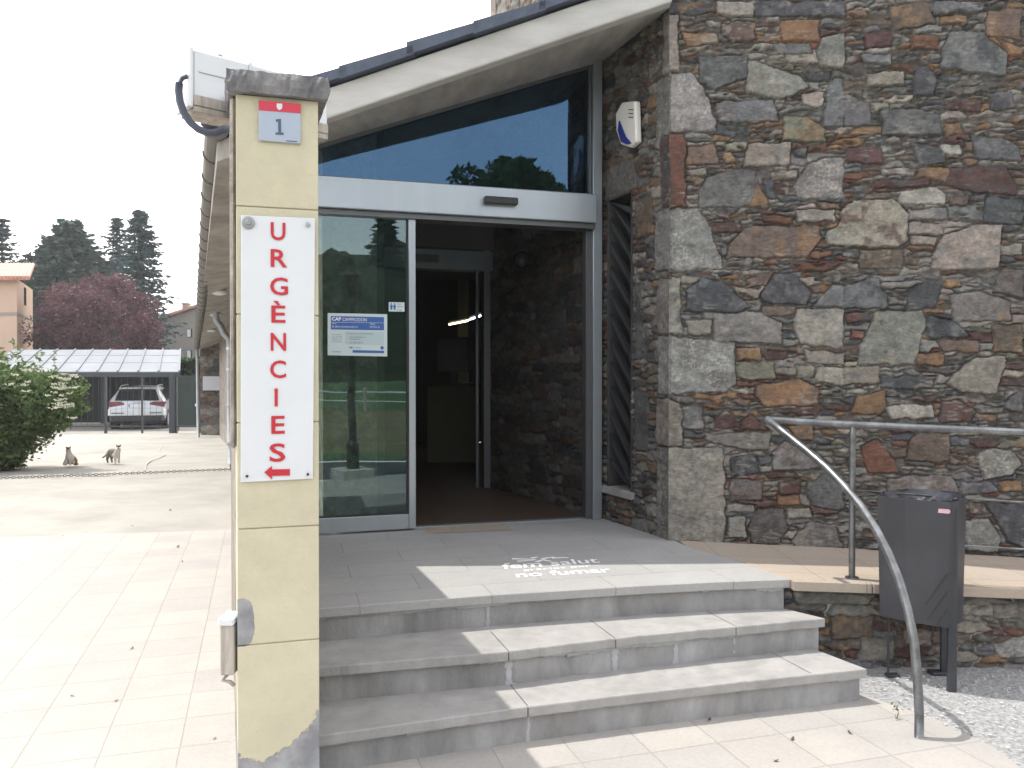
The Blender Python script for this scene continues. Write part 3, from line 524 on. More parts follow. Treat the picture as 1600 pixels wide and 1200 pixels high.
# roof of the entrance wing
A_=Vector((-1.757,4.97)); B_=Vector((.985,5.215)); far=27.0
def gl(y,k): return Vector((k/F-.385*y,y))       # line parallel to the side wall
G0=gl(4.97,202); G0=Vector((-1.757,4.97)); G1=Vector((-.385*far+.156,far))
R0=B_; R1=B_+Vector((-.385*(far-5.2),far-5.2))
def roofslab(name,m,zo0,zo1,fr,parent,ov=0,bevel=0):
    a=G0+Vector((-ov,-fr)); b=R0+Vector((.0,-fr)); c=R1; d=G1+Vector((-ov,0))
    mb=MB(); n=10; vs=[];fs=[]
    top=[a,b,Vector((3.2,8.2)) if False else b+Vector((0,fr+.35)),Vector((b.x+.0,b.y+.4))]
    poly=[a,b,R1,d]
    mb.prism([(p.x,p.y) for p in poly],lambda x,y:eave_z(x,y)+zo0,lambda x,y:eave_z(x,y)+zo1); return mb.build(name,m,parent,bevel=bevel)
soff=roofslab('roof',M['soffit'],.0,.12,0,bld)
mb=MB()
mb.prism([(G0.x+.17,G0.y-.10+.015),(R0.x-.002,R0.y-.10),(R0.x-.002,R0.y-.003),(G0.x+.17,G0.y+.010)],lambda x,y:eave_z(x,G0.y+(R0.y-G0.y)*(x-G0.x)/(R0.x-G0.x)) -.005,lambda x,y:eave_z(x,G0.y+(R0.y-G0.y)*(x-G0.x)/(R0.x-G0.x))+.175)
fas=mb.build('fascia',M['concrete'],soff,bevel=.012,segs=2)
mb=MB(); p=aty(612,117,5.0)
for (xa,ya,xb,yb) in ((612,117,621,136),(621,136,628,158)):
    a=aty(xa,ya,4.975); b=aty(xb,yb,4.975); mb.hexa([a+Vector((-.003,-.0,0)),a+Vector((.003,-.0,0)),a+Vector((.003,.05,0)),a+Vector((-.003,.05,0)),b+Vector((-.003,-.0,0)),b+Vector((.003,-.0,0)),b+Vector((.003,.05,0)),b+Vector((-.003,.05,0))])
mb.build('fascia_joint',M['dirt'],fas) if 0 else None
mb=MB(); a=G0; b=R0; dd=(b-a); L_=dd.length; dd.normalize(); npc=7
for i in range(npc):
    p=a+dd*(L_*i/npc-.04); q=a+dd*(L_*(i+1)/npc-.0); pv=[(p.x,p.y-.15),(q.x,q.y-.15),(q.x,q.y+1.5),(p.x,p.y+1.5)]
    lift=.008*(i%2)+.004
    def zf(x,y): return eave_z(x,a.y+(b.y-a.y)*(x-a.x)/(b.x-a.x))
    k_=.02*1.0
    mb.prism(pv,lambda x,y:zf(x,y)+.18+lift-(.0),lambda x,y:zf(x,y)+.235+lift+.02*(1-(x-p.x)/(q.x-p.x)))
mb.build('slate_edge',M['slate'],soff)
roofslab('slates',M['slate'],.125,.20,-1.4,soff,ov=.05)
# gutter with its joints
def gut(y,dz=0): 
    z=eave_z(-.385*y+.156,y); return Vector((-.385*y+.156-.0,y-.0,z+.03+dz+max(0,(13-y))*.020))
mb=MB(); yy=4.93; prof=[]
while yy<far:
    seg=.5; y2=min(yy+seg,far)
    n=9
    for (s0,s1,rr) in ((yy,y2-.03,.070),(y2-.03,y2,.078)):
        a=gut(s0); b=gut(s1); ring=[]
        for P in (a,b):
            for k in range(n+1):
                th=math.pi*k/n; ring.append(P+EN*(-math.cos(th)*rr)+Vector((0,0,-math.sin(th)*rr*1.05)))
        for P in (b,a):
            pass
        fs=[(k,k+1,n+2+k,n+1+k) for k in range(n)]+[(0,n+1,2*n+1,n)]
        mb.add(ring,fs+[tuple(range(n,-1,-1))])
    yy=y2
gt=mb.build('gutter',M['zinc'],bld,smooth=False)
# side wall of the wing
SW=lambda y:Vector((-.385*y+.886,y))
s0=SW(5.62); s1=SW(27.0)
mb=MB(); mb.prism([(s0.x,s0.y),(s0.x+.35,s0.y+.1),(s1.x+.35,s1.y),(s1.x,s1.y)],-.45,lambda x,y:eave_z(x,y)+.01); mb.build('side_wall',M['rough'],bld)
mb=MB(); mb.pbox(DP,-2.5,-2.13,0,2.55,-.12,.06); mb.build('wall_return',M['rough'],bld)
# near downpipe
pz=13.5; g=gut(pz); w=SW(pz)
base=onz(360,726); wy=base.y; wx=base.x
pts=[g+Vector((.02,0,-.05)),g+Vector((.03,0,-.22)),g+Vector((.10,-.0,-.30)),Vector((wx-.10,wy,g.z-.42)),Vector((wx-.02,wy,g.z-.50)),Vector((wx,wy,g.z-.62)),Vector((wx,wy,.02))]
pts[0]=Vector((g.x+.02,wy,g.z-.05)); pts[1]=Vector((g.x+.03,wy,g.z-.20)); pts[2]=Vector((g.x+.10,wy,g.z-.28))
mb=MB(); mb.tube(pts,.055,12); dp=mb.build('downpipe',M['pipe'],bld,smooth=True)
for zz in (.35,1.0,1.6,1.95):
    mb=MB(); mb.tube([(wx,wy,zz),(wx,wy,zz+.04)],.064,12); mb.box(wx+.05,wx+.20,wy-.01,wy+.01,zz+.01,zz+.03); mb.build('pipe_clip',M['alu'],dp)
g2=gut(25.5); mb=MB(); mb.tube([g2+Vector((0,0,-.04)),g2+Vector((.02,0,-.3)),(g2.x+.04,g2.y,-.4)],.05,8); mb.build('downpipe',M['pipe'],bld,smooth=True)
# stone tower side rising above the roof, and its flat roof
tq=Vector((.985,5.25)); tw=Plane((tq.x-.385*3.0,tq.y+3.0),math.degrees(math.atan2(-1,.385)))
stone_face('stone_wall',bld,tw,0,3.2,3.9,6.2,.02,[],seed=21,n_try=2500,big=60,dark=1.1,pin0=False)
mb=MB(); mb.pbox(tw,.02,3.2,3.95,6.2,-.35,-.05); mb.build('tower_core',M['rough'],bld)
mb=MB(); mb.prism([(tq.x-1.15,tq.y+3.0),(6,9.6),(6,9.7),(tq.x-1.2,tq.y+3.1)],3.4,6.2); mb.build('rear_wall',M['rough'],bld)
mb=MB(); mb.prism([(1.0,5.3),(7.9,4.7),(7.9,9.9),(-.1,8.3)],5.9,6.0); mb.build('tower_roof',M['slate'],bld)
# transom window, door operator, jambs
def dpx(px,py,o=0): return DP.px(px,py,o)
uL=-2.12
def dz(u,o=0): 
    q=DP.p(u,0,o); return eave_z(q.x,q.y)
u_post0,_=dpx(926,500,.04); u_post1,_=dpx(940,500,.04)
mb=MB(); mb.pbox(DP,u_post0,u_post1,.465,dz(u_post0)-.0,-.10,.05,z1b=dz(u_post1)-.0); mb.build('door_post',M['alu'],bld,bevel=.003)
zh0=dpx(700,335,.13)[1]; zh1=dpx(700,287,.13)[1]
mb=MB(); mb.pbox(DP,uL,u_post0-.002,zh0,zh1,-.05,.13); hd_=mb.build('door_operator',M['alu'],bld,bevel=.006)
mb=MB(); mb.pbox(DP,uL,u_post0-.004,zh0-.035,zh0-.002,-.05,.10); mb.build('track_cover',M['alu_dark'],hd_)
a=dpx(757,306,.16); b=dpx(809,321,.16)
mb=MB(); mb.pbox(DP,a[0],b[0],b[1],a[1],.132,.18); mb.build('motion_sensor',M['black'],hd_,bevel=.01,segs=2)
# transom
ut0,ut1=uL,u_post0-.004
zt0=zh1+.004
tf=MB(); tf.pbox(DP,ut0,ut1,zt0,zt0+.02,-.05,.02)
tf.ppoly(DP,[(ut0,dz(ut0)-.025),(ut1,dz(ut1)-.025),(ut1,dz(ut1)-.002),(ut0,dz(ut0)-.002)],-.05,.02)
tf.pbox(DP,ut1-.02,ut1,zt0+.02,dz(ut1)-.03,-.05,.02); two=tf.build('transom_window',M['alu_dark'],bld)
mb=MB(); mb.add([DP.p(ut0,zt0+.015,0),DP.p(ut1-.01,zt0+.015,0),DP.p(ut1-.01,dz(ut1)-.015,0),DP.p(ut0,dz(ut0)-.015,0)],[(0,1,2,3)]); mb.build('glass',M['glass_skytint'],two)
# sliding leaf at the left
oL=.06
ul0=-2.1; ul1=dpx(649,600,oL)[0]; zb=.478; zt=zh0-.036
st0=dpx(638,600,oL)[0]
zr=dpx(570,806,oL)[1]; ztp=dpx(570,336,oL)[1]
lf=MB(); lf.pbox(DP,st0,ul1,zb,zt,.03,oL+.02); lf.pbox(DP,ul0,st0-.001,zb,zr,.03,oL+.02); lf.pbox(DP,ul0,st0-.001,ztp,zt,.03,oL+.02); lf.pbox(DP,ul0,ul0+.02,zr,ztp,.03,oL+.02)
lfo=lf.build('sliding_door',M['alu'],bld,bevel=.003)
mb=MB(); mb.add([DP.p(ul0+.01,zr-.005,oL),DP.p(st0+.005,zr-.005,oL),DP.p(st0+.005,ztp+.005,oL),DP.p(ul0+.01,ztp+.005,oL)],[(0,1,2,3)]); mb.build('glass',M['glass'],lfo)
mb=MB(); mb.pbox(DP,st0-.014,st0-.001,zr,ztp,.05,oL+.012); mb.pbox(DP,ul0+.02,st0-.014,zr+.0,zr+.01,.05,oL+.012); mb.pbox(DP,ul0+.02,st0-.014,ztp-.01,ztp,.05,oL+.012); mb.build('seal',M['rubber'],lfo)
# second leaf parked at the right edge + threshold
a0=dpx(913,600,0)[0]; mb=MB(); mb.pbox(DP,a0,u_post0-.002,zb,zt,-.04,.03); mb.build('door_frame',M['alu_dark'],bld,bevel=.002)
mb=MB(); mb.pbox(DP,ul1,u_post0-.002,.463,.474,-.06,.0); mb.build('threshold',M['alu'],bld)
# emergency door behind glass: vestibule partition seen through the left leaf
# ------------------------------------------------ interior
V0=dpx(912,808,0); vb=Vector((.62,6.10)); ve=Vector((-.21,7.75)); vd=(ve-vb)
VW=Plane((ve.x,ve.y),math.degrees(math.atan2(-vd.y,-vd.x)))
# inside right stone wall: u from inner door to outer door ; normal must face the room (left)
stone_face('vestibule_wall',bld,VW,0,vd.length-.02,.46,3.9,.012,[],seed=31,ax=(.05,.17),az=(.018,.055),n_try=5000,big=24,dark=.42,mortar=(.12,.115,.11),pin0=False,top=lambda u:np.array([eave_z(*(VW.p(float(x),0).xy))+.0 for x in u]))  # stone colours scaled down to paint in the vestibule's shade
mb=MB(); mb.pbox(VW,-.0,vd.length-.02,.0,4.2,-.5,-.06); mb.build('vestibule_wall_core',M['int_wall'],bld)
IP=Plane((ve.x,ve.y),17)
ih0=IP.px(700,422)[1]; ih1=IP.px(700,392)[1]; ztop=3.1
mb=MB(); mb.pbox(IP,-1.42,.02,ih0,ih1,-.1,.05); mb.pbox(IP,-.06,.0,.465,ztop+.4,-.08,.03); mb.pbox(IP,-1.35,-1.25,.465,ztop,-.06,.02)
iw=mb.build('inner_door_frame',M['alu_dark'],bld)
a=IP.px(640,405,.06); b=IP.px(682,405,.06); mb=MB(); mb.pbox(IP,-.78,-.50,ih0+.06,ih0+.12,.052,.10); mb.build('motion_sensor',M['black'],iw)
jx=IP.px(757,600)[0]; mb=MB(); mb.pbox(IP,-.13,-.105,.47,ih0,-.03,.0); mb.build('door_edge',M['alu_dark'],iw)
mb=MB(); mb.add([IP.p(-1.25,.47,-.02),IP.p(-.12,.47,-.02),IP.p(-.12,ih0,-.02),IP.p(-1.25,ih0,-.02)],[(0,1,2,3)]); 
# room shell
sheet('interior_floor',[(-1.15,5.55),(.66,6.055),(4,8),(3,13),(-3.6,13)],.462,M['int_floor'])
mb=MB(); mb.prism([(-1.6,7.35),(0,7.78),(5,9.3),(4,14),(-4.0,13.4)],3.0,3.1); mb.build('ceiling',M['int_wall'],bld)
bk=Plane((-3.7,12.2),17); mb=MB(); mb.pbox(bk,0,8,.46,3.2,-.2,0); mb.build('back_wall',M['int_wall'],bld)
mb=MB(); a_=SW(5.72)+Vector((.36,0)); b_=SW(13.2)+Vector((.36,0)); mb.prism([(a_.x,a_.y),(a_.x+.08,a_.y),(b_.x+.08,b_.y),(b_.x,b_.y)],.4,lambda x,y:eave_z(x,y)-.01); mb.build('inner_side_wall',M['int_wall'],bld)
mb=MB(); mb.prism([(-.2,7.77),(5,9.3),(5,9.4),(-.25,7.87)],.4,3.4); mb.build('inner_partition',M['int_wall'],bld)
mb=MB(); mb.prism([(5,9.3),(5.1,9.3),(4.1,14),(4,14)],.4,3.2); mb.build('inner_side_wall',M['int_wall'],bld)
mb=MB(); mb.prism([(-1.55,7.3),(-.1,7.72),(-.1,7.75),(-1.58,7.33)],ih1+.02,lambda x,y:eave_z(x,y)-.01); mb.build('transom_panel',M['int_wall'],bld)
mb=MB(); mb.prism([(.72,6.12),(1.0,5.9),(4.6,8.9),(4.3,9.1)],.0,4.3) if 0 else None
# pale column inside, desk, screen, lamps
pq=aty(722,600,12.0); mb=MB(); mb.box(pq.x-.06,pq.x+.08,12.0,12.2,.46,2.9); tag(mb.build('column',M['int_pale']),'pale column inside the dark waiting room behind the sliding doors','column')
d0=aty(668,760,10.0); d1=aty(748,760,10.0)
dk=empty('reception_desk',(d0.x+.3,10.1,.462),'plain reception desk standing in the dark room behind the doors','desk')
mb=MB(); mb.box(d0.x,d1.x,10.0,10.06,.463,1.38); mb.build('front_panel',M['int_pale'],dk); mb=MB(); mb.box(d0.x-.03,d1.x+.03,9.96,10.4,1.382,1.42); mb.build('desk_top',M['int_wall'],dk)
mo=empty('computer_screen',((d1.x-.25),10.2,1.42),'black computer screen on the reception desk indoors','monitor')
sx=aty(708,530,10.2); mb=MB(); mb.box(sx.x-.19,sx.x+.19,10.19,10.22,1.55,1.98); mb.build('screen',M['black'],mo,bevel=.01); mb=MB(); mb.box(sx.x-.03,sx.x+.03,10.22,10.26,1.425,1.6); mb.build('stand',M['black'],mo)
M['tube_warm']=emis('tube_warm',(1,.82,.45),4); M['tube_cool']=emis('tube_cool',(.75,.87,1),5)
for (xa,ya,xb,yb,mm,lb) in ((702,507,731,501,'tube_warm','warm lit fluorescent tube on the ceiling indoors, left of the pair'),(734,499,755,492,'tube_cool','cool white lit fluorescent tube indoors, right of the pair')):
    a=aty(xa,ya,11.6); b=aty(xb,yb,10.9); t=empty('fluorescent_tube',((a.x+b.x)/2,(a.y+b.y)/2,a.z),lb,'lamp','fluorescent tubes inside the waiting room')
    mb=MB(); mb.tube([a,b],.012,8); mb.build('tube',M[mm],t); mb=MB(); mb.tube([a+Vector((0,.03,.035)),b+Vector((0,.03,.035))],.02,6); mb.build('holder',M['int_wall'],t)
c=Vector(VW.p(1.0,0,0)); gq=ray(815,406); nn=VW.n; 
uu,zz=VW.px(815,406,.10); gp=VW.p(uu,zz,.10)
t=empty('globe_wall_lamp',gp,'unlit dark glass globe lamp on the stone wall inside the entrance','lamp'); mb=MB(); mb.ball(gp,.075); mb.build('globe',M['dark_glass'],t,smooth=True); mb=MB(); mb.tube([gp,VW.p(uu,zz,.0)],.03,10); mb.build('bracket',M['black'],t)
# ================================================ LANDING, STEPS, RAMP
zl=.465
def poly_px(pts,z): return [onz(x,y,z) for x,y in pts]
n1=poly_px([(480,952.5),(620,941),(760,930),(1000,915),(1120,909),(1235,905)],zl)
n2=poly_px([(470,1044.5),(640,1030.5),(790,1018),(1000,993),(1150,979),(1290,966)],.31)
n3=poly_px([(480,1152),(650,1128),(825,1104),(1000,1083),(1180,1063),(1355,1045)],.155)
def zr_(x,y): return .465 if x<1.45 else .465-.036*(x-1.45)
bnd=[onz(1235,905,zl),onz(1150,876,zl),onz(1070,852,zl)]
lp=[(n1[0].x,n1[0].y)]+[(p.x,p.y) for p in n1[1:-1]]+[(n1[-1].x,n1[-1].y)]+[(bnd[1].x,bnd[1].y),(bnd[2].x,bnd[2].y),(1.0,5.4),(.75,6.15),(-1.6,5.45)]
mb=MB(); mb.prism(lp,.42,.465); tag(mb.build('landing',M['landing'],bevel=.004),kind='structure')
rp=[(bnd[0].x+.003,bnd[0].y+.0),(1.42,4.235),(7.5,4.235),(7.5,4.8),(1.0,5.5),(bnd[2].x+.003,bnd[2].y),(bnd[1].x+.003,bnd[1].y)]
rp=[(bnd[0].x+.004,4.235),(7.5,4.235),(7.5,4.9),(1.03,5.5),(bnd[2].x+.004,bnd[2].y),(bnd[1].x+.004,bnd[1].y)]
mb=MB(); mb.prism(rp,lambda x,y:zr_(x,y)-.05,zr_); tag(mb.build('ramp',M['ramp'],bevel=.004),kind='structure')
# mats in front of the door: lighter slab
a=onz(660,821,.468); b=onz(790,817,.468); c_=onz(800,828,.468); d_=onz(672,833,.468); mb=MB(); mb.add([a,d_,c_,b],[(0,1,2,3)]); tag(mb.build('door_slab',M['ramp']),kind='structure')
stairs=empty('entrance_steps',(.3,3.9,0),'three wide grey stone steps rising to the entrance landing','steps')
def step(nose,z,back_poly,below,joints):
    fine=[]
    for i in range(len(nose)-1):
        n_=max(2,int((nose[i+1]-nose[i]).length/.03))
        for j in range(n_):
            q=nose[i].lerp(nose[i+1],j/n_); w_=rnd.uniform(-.0022,.0022)+(.006 if rnd.random()<.04 else 0); fine.append((q.x,q.y+w_))
    pts=fine+[(nose[-1].x,nose[-1].y)]; pts[0]=(nose[0].x,nose[0].y)
    tr_=MB(); tr_.prism(pts+back_poly,z-.045,z) if z<.4 else None
    def inset(p,d): return [(x+.0,y+d) for x,y in p]
    rs=inset(pts,.028); rs[-1]=(rs[-1][0]-.022,rs[-1][1])
    bp=[(x-.022 if x>1 else x,y) for x,y in back_poly]
    rm=MB(); rm.prism(rs+bp,below,z-.0455 if z<.4 else .4195)
    st=rm.build('step',M['riser'],stairs,bevel=.004)
    if z<.4:
        tr_.build('tread',M['tread'],st,bevel=.006,segs=2)
        gj=MB()
        for px,py,w in joints[::2]:
            p=onz(px,py,z); e=e2*.30; d_=Vector((.0018,0,0)); gj.add([p+e2*.004-d_+Vector((0,0,.0012)),p+e2*.004+d_+Vector((0,0,.0012)),p+e+d_+Vector((0,0,.0012)),p+e-d_+Vector((0,0,.0012))],[(0,1,2,3)]); gj.add([p+Vector((-.0018,-.0015,-.042)),p+Vector((.0018,-.0015,-.042)),p+Vector((.0018,-.0015,-.004)),p+Vector((-.0018,-.0015,-.004))],[(0,1,2,3)])
        gj.build('tread_joints',M['dirt'],st)
    jm=MB()
    for px,py,w in joints:      # upright mortar joints on the riser
        p=onz(px,py,z); jm.prism([(p.x-w/2,p.y+.0275),(p.x+w/2,p.y+.0275+w*.2),(p.x+w/2,p.y+.05),(p.x-w/2,p.y+.05)],below+.004,z-.05)
        nsm=8
        for k_ in range(nsm):
            zz0=below+.004+(z-.054-below)*k_/nsm; zz1=below+.004+(z-.054-below)*(k_+1)/nsm; ww=w*(.7+rnd.random()*1.1)*(1.8 if k_ in(0,nsm-1) else 1)
            jm.hexa([(p.x-ww/2,p.y+.0262,zz0),(p.x+ww/2,p.y+.0262+ww*.25,zz0),(p.x+ww/2,p.y+.05,zz0),(p.x-ww/2,p.y+.05,zz0),(p.x-ww/2,p.y+.0262,zz1),(p.x+ww/2,p.y+.0262+ww*.25,zz1),(p.x+ww/2,p.y+.05,zz1),(p.x-ww/2,p.y+.05,zz1)])
    # smeared bed joint under the tread, uneven
    last=None; k=0; L0=sum((nose[i+1]-nose[i]).length for i in range(len(nose)-1)); s=0
    for i in range(len(nose)-1):
        a,b=nose[i],nose[i+1]; n_=max(2,int((b-a).length/.035)); 
        for j in range(n_):
            p=a.lerp(b,j/n_); q=a.lerp(b,(j+1)/n_); 
            hgt=max(0,(.006 if z>.2 else -.004)+.010*math.sin(p.x*3.1+z*20)+.005*math.sin(p.x*17+z*9)+rnd.uniform(-.003,.004))
            if q.x>nose[-1].x-.03 or hgt<.003: continue
            jm.hexa([(p.x,p.y+.022,z-.046-hgt),(q.x,q.y+.022,z-.046-hgt*.9),(q.x,q.y+.03,z-.046-hgt*.9),(p.x,p.y+.03,z-.046-hgt),(p.x,p.y+.010,z-.0458),(q.x,q.y+.010,z-.0458),(q.x,q.y+.03,z-.0458),(p.x,p.y+.03,z-.0458)])
    jm.build('mortar_joints',M['mortar'],st)
    return st
step(n3,.155,[(1.42,4.245),(-1.2,4.2)],-.02,[(825,1104,.012),(1082,1073,.010),(1268,1053,.010)])
step(n2,.31,[(1.405,4.25),(-1.25,4.3)],.14,[(795,1018,.022),(888,1005,.028),(962,998,.022),(1058,988,.016),(1150,979,.01)])
step(n1,.465,[(1.415,4.3),(-1.3,4.5)],.29,[(762,930,.012),(1010,914,.012)])
# tread joints as dark hairlines
# painted words on the landing
wp=MB()
O_=onz(806,905,.4655); 
ex=(onz(960,896,.4655)-onz(806,905,.4655)).normalized()
ey=Vector((-ex.y,ex.x,0))
def pw_(px0,py0,px1,py1,toppx,toppy,s,bold=.02):
    a=onz(px0,py0,.4668); b=onz(px1,py1,.4668); c=onz(toppx,toppy,.4668); u=(b-a); v=(c-a); w=u.length; uu=u.normalized(); h=v.length; vv=v.normalized()
    add_text(wp,s,lambda x,y:a+uu*x+vv*y,w,h,bold)
pw_(786,889,938,879,783,880.5,'fem salut',.014)
pw_(818,893,925,886,816,889.5,'gràcies per',.008)
pw_(808,902,957,893.5,804,894.5,'no fumar',.014)
for (x0,y0,x1,y1) in ((800,873,838,874),(808,877,835,875),(830,872,840,870),(846,873,866,870),(862,872,888,871),(838,878,852,873),(848,875,862,877)):
    a=onz(x0,y0,.4668); b=onz(x1,y1,.4668); d=(b-a).normalized(); n=Vector((-d.y,d.x,0))*.016; wp.add([a-n,b-n*.5,b+n*.5,a+n],[(0,1,2,3)])
tag(wp.build('floor_lettering',M['text_white']),'white no-smoking thanks stencilled on the grey landing','floor lettering')
# low retaining wall under the ramp
LW=Plane((1.395,4.265),0)
rw=empty('retaining_wall',(3,4.3,0),'low rubble stone wall carrying the ramp behind the litter bin','wall')
stone_face('wall',rw,LW,0,2.4,-.02,.44,.0075,[([LW.px(x,y) for x,y in p[:-1]],p[-1]) for p in (((1240,925),(1370,928),(1355,945),(1250,948),'g'),((1553,1010),(1600,995),(1640,1000),(1640,1030),(1570,1030),'w'),((1300,965),(1370,965),(1365,1000),(1300,1000),'p'),((1555,945),(1625,950),(1620,970),(1560,968),'t'),((1345,1000),(1400,1000),(1400,1035),(1345,1035),'g'),((1420,985),(1460,985),(1460,1012),(1415,1010),'q'))],seed=41,ax=(.04,.13),az=(.012,.030),n_try=4000,pin0=False,dark=.9,
   top=lambda u:np.array([zr_(1.395+float(x),0)-.045 for x in u]))
mb=MB(); mb.prism([(1.395,4.30),(7.5,4.30),(7.5,4.9),(1.2,5.2)],-.1,lambda x,y:zr_(x,y)-.052); mb.build('wall_core',M['rough'],rw)
stone_face('wall',rw,Plane((1.395,4.265),0),2.4,6.0,-.02,.44,.02,[],seed=42,n_try=1500,pin0=False)
# cap course
mb=MB(); x=1.425
while x<7.4:
    w_=rnd.uniform(.34,.42); x2=min(x+w_,7.45); mb.prism([(x,4.20),(x2-.005,4.20),(x2-.005,4.234),(x,4.234)],lambda a,b:zr_(a,b)-.052,lambda a,b:zr_(a,b)-.001); x=x2
mb.build('coping',M['ramp'],rw,bevel=.004)
# ================================================ GATE PIER with fin wall
PP=Plane((-.943*1.0,2.85),17)
PW=.274
def zat(y): return PP.px(435,y)[1]
pier=empty('entrance_pier',(-.8,2.95,0),'cream painted pier with grey stone cap left of the steps','pier')
SDP=Vector((-.346,1,0)).normalized()
def pz_poly(o=0,u0=0,u1=PW,dep=.30):
    a=PP.p(u0,0,o); b=PP.p(u1,0,o); c=b+SDP*dep; d=a+SDP*dep; return [(a.x,a.y),(b.x,b.y),(c.x,c.y),(d.x,d.y)]
M['pier']=None
def piermat():
    m=mat('pier_paint',(.56,.52,.375),.88,var=.08,ns=5,bump=.0032,bs=60,c2=(.44,.385,.29),c2amt=.55,c2lo=.48,c2hi=.7); t=m.node_tree; L=t.links.new; b=t.nodes['Principled BSDF']
    # bare cement: a patch on the left edge and the whole foot, with ragged outline
    ge=N(t,'ShaderNodeNewGeometry'); sp=N(t,'ShaderNodeSeparateXYZ'); L(ge.outputs['Position'],sp.inputs[0])
    nz=N(t,'ShaderNodeTexNoise'); nz.inputs['Scale'].default_value=22; nz.inputs['Detail'].default_value=8; nz.inputs['Roughness'].default_value=.75; L(ge.outputs['Position'],nz.inputs[0])
    def M_(op,a,b2,c=None,cl=False):
        n=N(t,'ShaderNodeMath',operation=op,use_clamp=cl)
        for i,v in enumerate((a,b2,c)):
            if v is None: continue
            if isinstance(v,(int,float)): n.inputs[i].default_value=v
            else: L(v,n.inputs[i])
        return n.outputs[0]
    nn=M_('MULTIPLY_ADD',nz.outputs[0],.13,-.065); X=sp.outputs[0]; Z=sp.outputs[2]
    c0=PP.p(.137,0,0)
    dx=M_('SUBTRACT',X,c0.x-.055); dx2=M_('MULTIPLY',dx,dx)
    foot=M_('MULTIPLY_ADD',dx2,4.4,.172); foot=M_('ADD',foot,nn); f1=M_('LESS_THAN',Z,foot)
    cp=PP.p(.022,0,0); zp0,zp1=zat(1006),zat(932)
    ax_=M_('DIVIDE',M_('SUBTRACT',X,cp.x-.015),.046); az_=M_('DIVIDE',M_('SUBTRACT',Z,(zp0+zp1)/2),(zp1-zp0)/2)
    a4=M_('POWER',M_('ABSOLUTE',ax_,0),3.0); z4=M_('POWER',M_('ABSOLUTE',az_,0),4.0); el=M_('ADD',M_('ADD',a4,z4),M_('MULTIPLY',nn,13.0)); f2=M_('LESS_THAN',el,1.0)
    fac=M_('MAXIMUM',f1,f2)
    base=b.inputs['Base Color'].links[0].from_socket; n2=N(t,'ShaderNodeTexNoise'); n2.inputs['Scale'].default_value=12; n2.inputs['Detail'].default_value=8; L(ge.outputs['Position'],n2.inputs[0])
    rr=N(t,'ShaderNodeValToRGB'); rr.color_ramp.elements[0].color=(.22,.225,.235,1); rr.color_ramp.elements[1].color=(.38,.385,.39,1); rr.color_ramp.elements[0].position=.35; rr.color_ramp.elements[1].position=.65; L(n2.outputs[0],rr.inputs[0])
    mxx=N(t,'ShaderNodeMixRGB'); L(fac,mxx.inputs[0]); L(base,mxx.inputs[1]); L(rr.outputs[0],mxx.inputs[2]); L(mxx.outputs[0],b.inputs['Base Color'])
    bp=b.inputs['Normal'].links[0].from_node; b2=N(t,'ShaderNodeBump',invert=True); b2.inputs['Distance'].default_value=.004; L(fac,b2.inputs['Height']); L(bp.outputs[0],b2.inputs['Normal']); L(b2.outputs[0],b.inputs['Normal'])
    return m
M['pier']=piermat()
zc0=PP.px(435,152)[1]; zc1=PP.px(435,119)[1]
js=[-.05]+[zat(y) for y in (1004,824,660,492,325)]+[zc0]
mb=MB()
for i in range(len(js)-1):
    mb.prism(pz_poly(0),js[i]+.0018,js[i+1]-.0018)
    if i<len(js)-2: mb.prism(pz_poly(-.006,.005,PW-.005),js[i+1]-.003,js[i+1]+.003)
mb.build('shaft',M['pier'],pier,bevel=.0055,segs=2)
# cap: rough slab with a broken front edge
def rough_slab(mb,poly,z0,z1,nseg=26,amp=.006,seed=1):
    r=random.Random(seed); pts=[]
    for i in range(len(poly)):
        a=Vector(poly[i]); b=Vector(poly[(i+1)%len(poly)]); n=max(2,int((b-a).length/.011)); nrm=Vector(((b-a).y,-(b-a).x)).normalized()
        for j in range(n):
            pts.append((a.lerp(b,j/n),nrm))
    m=len(pts); vs=[]
    for lv,(z,k) in enumerate(((z0,.3),(z0+(z1-z0)*.35,1),(z0+(z1-z0)*.7,1),(z1,.5))):
        for p,nv in pts:
            q=p+nv*(r.uniform(-amp,amp)*1.3*k-(amp*1.2 if lv in(0,3) else 0)); vs.append((q.x,q.y,z+r.uniform(-amp,amp)*.5))
    fs=[tuple(range(m-1,-1,-1)),tuple(range(3*m,4*m))]
    for l in range(3):
        for i in range(m): fs.append((l*m+i,l*m+(i+1)%m,(l+1)*m+(i+1)%m,(l+1)*m+i))
    mb.add(vs,fs)
cp_=pz_poly(.035,-.030,PW+.036,.36)
mb=MB(); rough_slab(mb,cp_,zc0,zc1,amp=.0045,seed=4); mb.build('cap',M['capstone'],pier)
